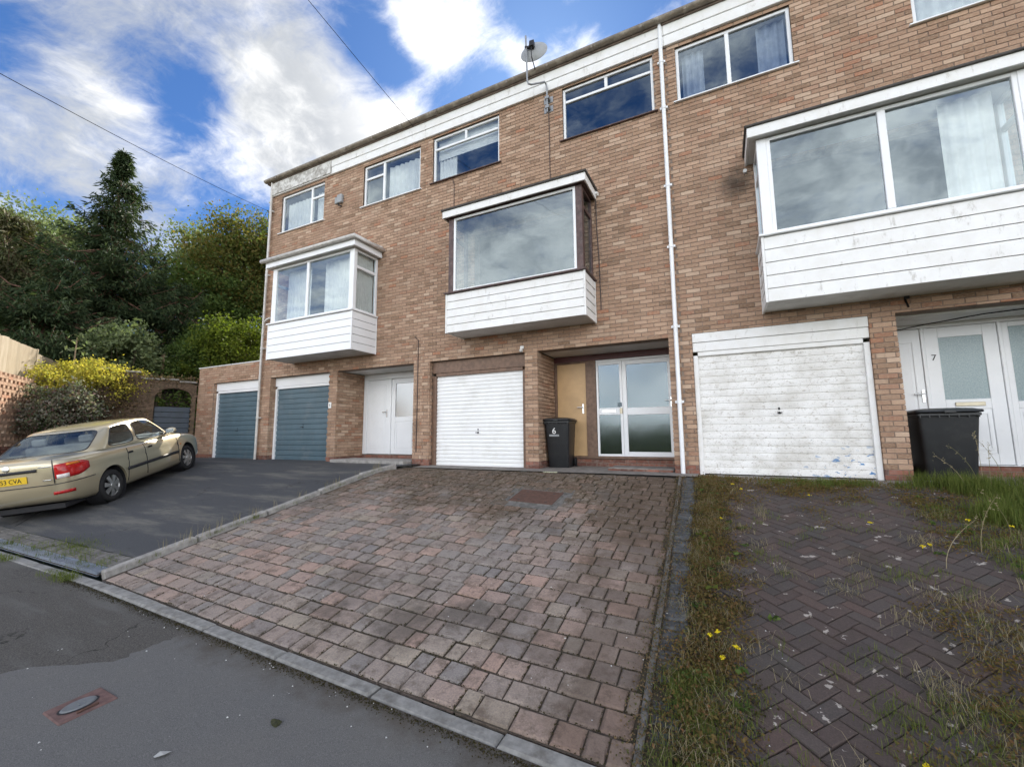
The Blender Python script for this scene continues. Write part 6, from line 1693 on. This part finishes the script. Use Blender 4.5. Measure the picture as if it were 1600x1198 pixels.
P1 += clumps(260, 80, .08, lambda: U(1.1, 4.2), lambda: U(-2.4, -.3), lambda x, y: x > 1.9+.35*(-.6-y)*-.2 or y > -.6)
P1 += clumps(110, 70, .07, lambda: U(.3, 2.2), lambda: U(KY+.05, -3.4), lambda x, y: (x-.2) > .9*((y-KY))*.9 or x > 1.2)
leafpts = np.asarray(P1); leafpts = leafpts+np.stack([np.zeros(len(P1)), np.zeros(len(P1)), np.abs(RNG.normal(size=len(P1)))*.022], 1)
stuff(tag(leafy('weeds', leafpts, .022, 'weed', None, .55, nrm=np.array([[0, 0, .7]])), 'low brownish weeds creeping over the neglected drive', 'weeds'))
P0 = clumps(150, 55, .06, strip, stripy)
P0 = np.asarray(P0)+np.stack([np.zeros(len(P0)), np.zeros(len(P0)), np.abs(RNG.normal(size=len(P0)))*.012], 1)
stuff(tag(leafy('weeds', P0, .017, 'moss', None, .7, nrm=np.array([[0, 0, 1.1]])), 'flat dark mossy mat in the weed strip beside the dark blocks', 'weeds'))
PB = []
for i in range(70):
    x, y = (strip(), stripy()) if i < 45 else (U(1.6, 3.2), U(-3.2, -.8)); z = drive_z(x, y)
    for k in range(7): a = k*.9+U(0, .4); r_ = U(.012, .045); PB.append((x+r_*math.cos(a), y+r_*math.sin(a), z+.012+r_*.35))
stuff(tag(leafy('weeds', np.asarray(PB), .05, 'leaf_green', None, .6, nrm=np.array([[0, 0, 1.6]])), 'small flat rosettes of broad leaved weeds', 'weeds'))
# fresh grass by the bin, yellowish in the strip
P2 = clumps(380, 50, .06, lambda: U(2.15, 4.4), lambda: U(-1.75, -.3), lambda x, y: x > 2.35-.9*(y+.7)*.35+.3*math.sin(5*y) or y > -.6)
blades('grass', P2, .20, .0050, 'grass', .6, None, 'lush green grass round the black bin and door 7', 'grass')
P2 = clumps(60, 34, .045, lambda: U(.4, 2.2), lambda: -.40-abs(G(0, .10)))+clumps(110, 40, .06, lambda: U(1.9, 3.6), lambda: U(-3.0, -1.2), lambda x, y: x > 1.75-.25*(y+3))
blades('grass', P2, .085, .0042, 'grass', .8, None, 'short patchy green grass before the peeling garage door', 'grass')
P3 = clumps(34, 24, .05, strip, stripy)+clumps(45, 55, .05, lambda: -.40+abs(G(0, .25)), lambda: U(KY, -4.7))
P3 += clumps(70, 34, .05, lambda: U(.2, 2.6), lambda: U(KY+.1, -1.2)); P3 += clumps(60, 50, .06, lambda: U(.65, 1.5), lambda: U(KY+.1, -4.4))
blades('grass', P3, .055, .0032, 'grass', .8, None, 'patchy yellowish grass along the edging of the dark drive', 'grass')
P4 = clumps(18, 60, .07, lambda: U(.5, 1.8), lambda: U(-4.9, -3.2), lambda x, y: x > .95+.5*(y+4.0)*.6)+clumps(22, 26, .05, lambda: U(.0, 2.5), lambda: U(KY+.1, -1.2))+clumps(90, 20, .05, strip, stripy)
P4 += clumps(16, 30, .05, lambda: U(1.8, 3.4), lambda: U(-2.6, -1.2))
blades('dry_grass', P4, .10, .0030, 'straw', 1.3, None, 'flattened straw coloured dry grass on the dark drive', 'dry grass', .8)
def spot(x, y, s_): return (x+G(0, s_), y+G(0, s_))
P5 = clumps(30, 26, .05, lambda: U(-9.2, -6.3), lambda: KY+.05+abs(G(0, .12)))+clumps(12, 60, .09, lambda: U(-8.2, -7.0), lambda: KY+.33)+clumps(8, 60, .05, lambda: U(-6.9, -6.3), lambda: KY-.15, fn=lambda x, y: ground_z(x, y))+clumps(4, 60, .05, lambda: U(-8.4, -8.0), lambda: KY-.15, fn=lambda x, y: ground_z(x, y))
P5 += clumps(34, 12, .03, lambda: -6.03+G(0, .015), lambda: U(KY+.2, -1.2))
P5 = [(x, y, z+.02) for x, y, z in P5]
blades('grass', P5, .06, .0035, 'grass', .9, None, 'weedy grass tufts along the drain channel and raised edging', 'grass')
P6 = clumps(26, 7, .03, lambda: -6.05+G(0, .02), lambda: U(KY+.4, -1.2))
P6 = [(x, y, z+.06) for x, y, z in P6]; blades('dry_grass', P6, .16, .003, 'straw', .5, None, 'sparse dry stalks growing from the raised edging', 'dry grass')
# moss filling the joints of the paved drive
c_ = []
for (k_, m_) in random.sample(PAVITEMS, min(len(PAVITEMS), 640)):
    L_, W_ = sh[k_][:2]; y_ = m_.translation.y
    for e_ in range(random.choice([1, 2, 2, 3])):
        for k in range(26 if y_ > -3 else 16):
            u_ = U(-L_/2, L_/2); v_ = U(-W_/2, W_/2)
            if e_ % 2: u_ = math.copysign(L_/2+.004, random.random()-.5)+G(0, .004)
            else: v_ = math.copysign(W_/2+.005, random.random()-.5)+G(0, .004)
            c_.append(tuple(m_ @ Vector((u_, v_, -.006))))
c_ += clumps(160, 30, .04, lambda: U(-6.0, -.8), lambda: U(-2.6, -.5))
stuff(tag(leafy('moss', np.asarray(c_)+np.array([0, 0, .003]), .011, 'moss', None, .8, nrm=np.array([[0, 0, 1.6]])), 'dark moss in the joints of the paved drive', 'moss'))
c_ = [(x, y, ground_z(x, y)+.006) for x, y in [(U(-6.5, 0), KY-.135-abs(G(0, .035))) for i in range(5200)]]
stuff(tag(leafy('debris', np.asarray(c_), .010, 'moss', None, .8, nrm=np.array([[0, 0, 1.6]])), 'line of dark silt and moss along the kerb', 'silt'))
c_ = []
for i in range(5200):
    y = U(KY+.03, -.45); x = -.665+.17*clampf((-.5-y)/4.95, 0, 1)+G(.01, .055); c_.append((x, y, drive_z(x, y)+.006+abs(G(0, .006))))
stuff(tag(leafy('leaf_debris', np.asarray(c_), .016, 'dry_twig', None, .6, nrm=np.array([[0, 0, 1.3]])), 'brown leaf debris lying along the strip between the two drives', 'debris'))
# tall seed stalks in front of the bin and on the drive
def stalk(x, y, hgt, lx, ly, label):
    z = drive_z(x, y); root = _thing('seed_stalk', (x, y, z), label, 'weed stalk', 'dry seed stalks on the dark drive'); b_ = Vector((x, y, z)); pts = [b_+Vector((lx*t*t, ly*t*t, hgt*t*(1-.12*t))) for t in np.linspace(0, 1, 7)]
    q = MB(); q.tube(pts, [.0035, .003, .0028, .0025, .002, .0016, .001], 5); build(q, 'stem', 'straw', root)
    c = np.concatenate([np.array(pts[k])+RNG.normal(size=(9, 3))*np.array([.008, .008, .02]) for k in (4, 5, 6)]); leafy('seed_head', c, .020, 'straw', root, .4)
for (x, y, hh, lx, ly, lb) in [(2.72, -.55, .62, -.22, .02, 'dry seed stalk leaning left across the middle of the black bin'), (2.58, -.62, .50, -.25, .03, 'short dry seed stalk bent left at the near corner of the black bin'), (2.78, -.50, .78, -.02, 0, 'tallest dry seed stalk standing upright before the black bin'), (2.80, -.62, .66, .02, .0, 'upright dry seed stalk just right of the tallest one'), (2.95, -.55, .74, -.20, .05, 'tall dry seed stalk leaning left at the right edge of the bin'), (3.06, -.6, .42, .2, .02, 'dry seed stalk leaning right below the white door 7'), (3.2, -.45, .40, .22, .0, 'dry seed stalk farthest right below the white door 7'),
        (2.0, -2.35, .55, .16, .05, 'dry seed stalk leaning right over the bare dark bricks'), (2.35, -2.0, .5, -.2, -.1, 'dry seed stalk leaning left beside the brown weeds'), (1.62, -2.75, .45, .3, .2, 'dry seed stalk bent low over the middle of the dark drive')]:
    stalk(x, y, hh, lx, ly, lb)
# yellow flowers
for (x, y, lb) in [(-.18, -4.35, 'pair of petals leftmost of the four in the lower weed strip'), (-.13, -4.30, 'uppermost of the four in the lower weed strip'), (-.1, -4.55, 'lowest of the four in the lower weed strip'), (-.02, -4.42, 'rightmost of the four in the lower weed strip'), (.70, -5.05, 'left one of two in the grass at the bottom edge'), (.74, -5.0, 'right one of two in the grass at the bottom edge'),
        (2.15, -1.75, 'left one in the lush grass below door 7'), (2.42, -1.85, 'right one in the lush grass below door 7'), (2.6, -2.3, 'lowest one in the brown weeds below door 7'), (.9, -1.2, 'alone before the middle of the peeling garage door'), (.15, -1.1, 'near the left post of the peeling garage door'), (.05, -.9, 'nearest the white downpipe in the weeds'),
        (1.55, -2.5, 'left of a close pair among bare dark bricks'), (1.62, -2.45, 'right of a close pair among bare dark bricks'), (1.3, -2.0, 'alone among bare dark bricks in mid drive'), (-.1, -2.2, 'alone halfway up the weed strip')]:
    fl = _thing('dandelion', (x, y, drive_z(x, y)), 'yellow flower, '+lb.replace('pair of petals ', ''), 'flower', 'yellow flowers on the dark drive')
    q = MB(); q.tube([(x, y, drive_z(x, y)), (x+.004, y, drive_z(x, y)+.065)], .0016, 5); build(q, 'stem', 'leaf_lime', fl)
    leafy('petals', np.array([x+.004, y, drive_z(x, y)+.07])+RNG.normal(size=(18, 3))*np.array([.009, .009, .004]), .016, 'flower', fl, .8, nrm=np.array([[0, 0, 1.0]]))
# broad fresh leaves in the strip
bl = _thing('broadleaf_weed', (-.2, -3.7, -.6), 'fresh broad leaved weed by the dark block edging', 'weed')
def bigleaf(x, y, s_, zoff, a, tilt):
    q = MB(); n = 12; c = Vector((x, y, drive_z(x, y)+zoff)); U_ = Vector((math.cos(a), math.sin(a), tilt)).normalized(); W_ = Vector((-math.sin(a), math.cos(a), -.1)).normalized(); vs = [c-Vector((0, 0, s_*.08))]
    for k in range(n): t = 2*math.pi*k/n; r_ = s_*(.5+.08*math.sin(5*t)); vs.append(c+U_*r_*math.cos(t)+W_*r_*.8*math.sin(t)+Vector((0, 0, .01*math.cos(3*t))))
    q.add(vs, [(0, 1+k, 1+(k+1) % n) for k in range(n)]); o = build(q, 'leaf', 'leaf_lime', bl); md = o.modifiers.new('thick', 'SOLIDIFY'); md.thickness = .001
for a in [(-.17, -3.72, .10, .07, .5, .2), (-.26, -2.72, .07, .06, 1.4, .2), (-.31, -2.65, .06, .05, 3, .1), (-.2, -2.78, .05, .07, 4, .1), (-.25, -2.85, .05, .04, 5, .2)]: bigleaf(*a)
# ------------------------------------------------------------------ across the road: hedge bank and a lower house, seen only as reflections
c_ = [np.array([U(-16, 14), -23+G(0, .5), -1.3+U(0, 2.5)])+RNG.normal(size=(40, 3))*np.array([.5, .3, .16]) for i in range(900)]
hb = MB(); hb.box(-16, 14, -23.5, -22.7, -1.6, 1.15)
stuff(tag(leafy('far_hedge', np.concatenate(c_), .22, 'leaf_green', None), 'green hedge across the road from the houses', 'hedge'))
build(hb, 'hedge_core', 'leaf_green', bpy.data.objects['far_hedge'])
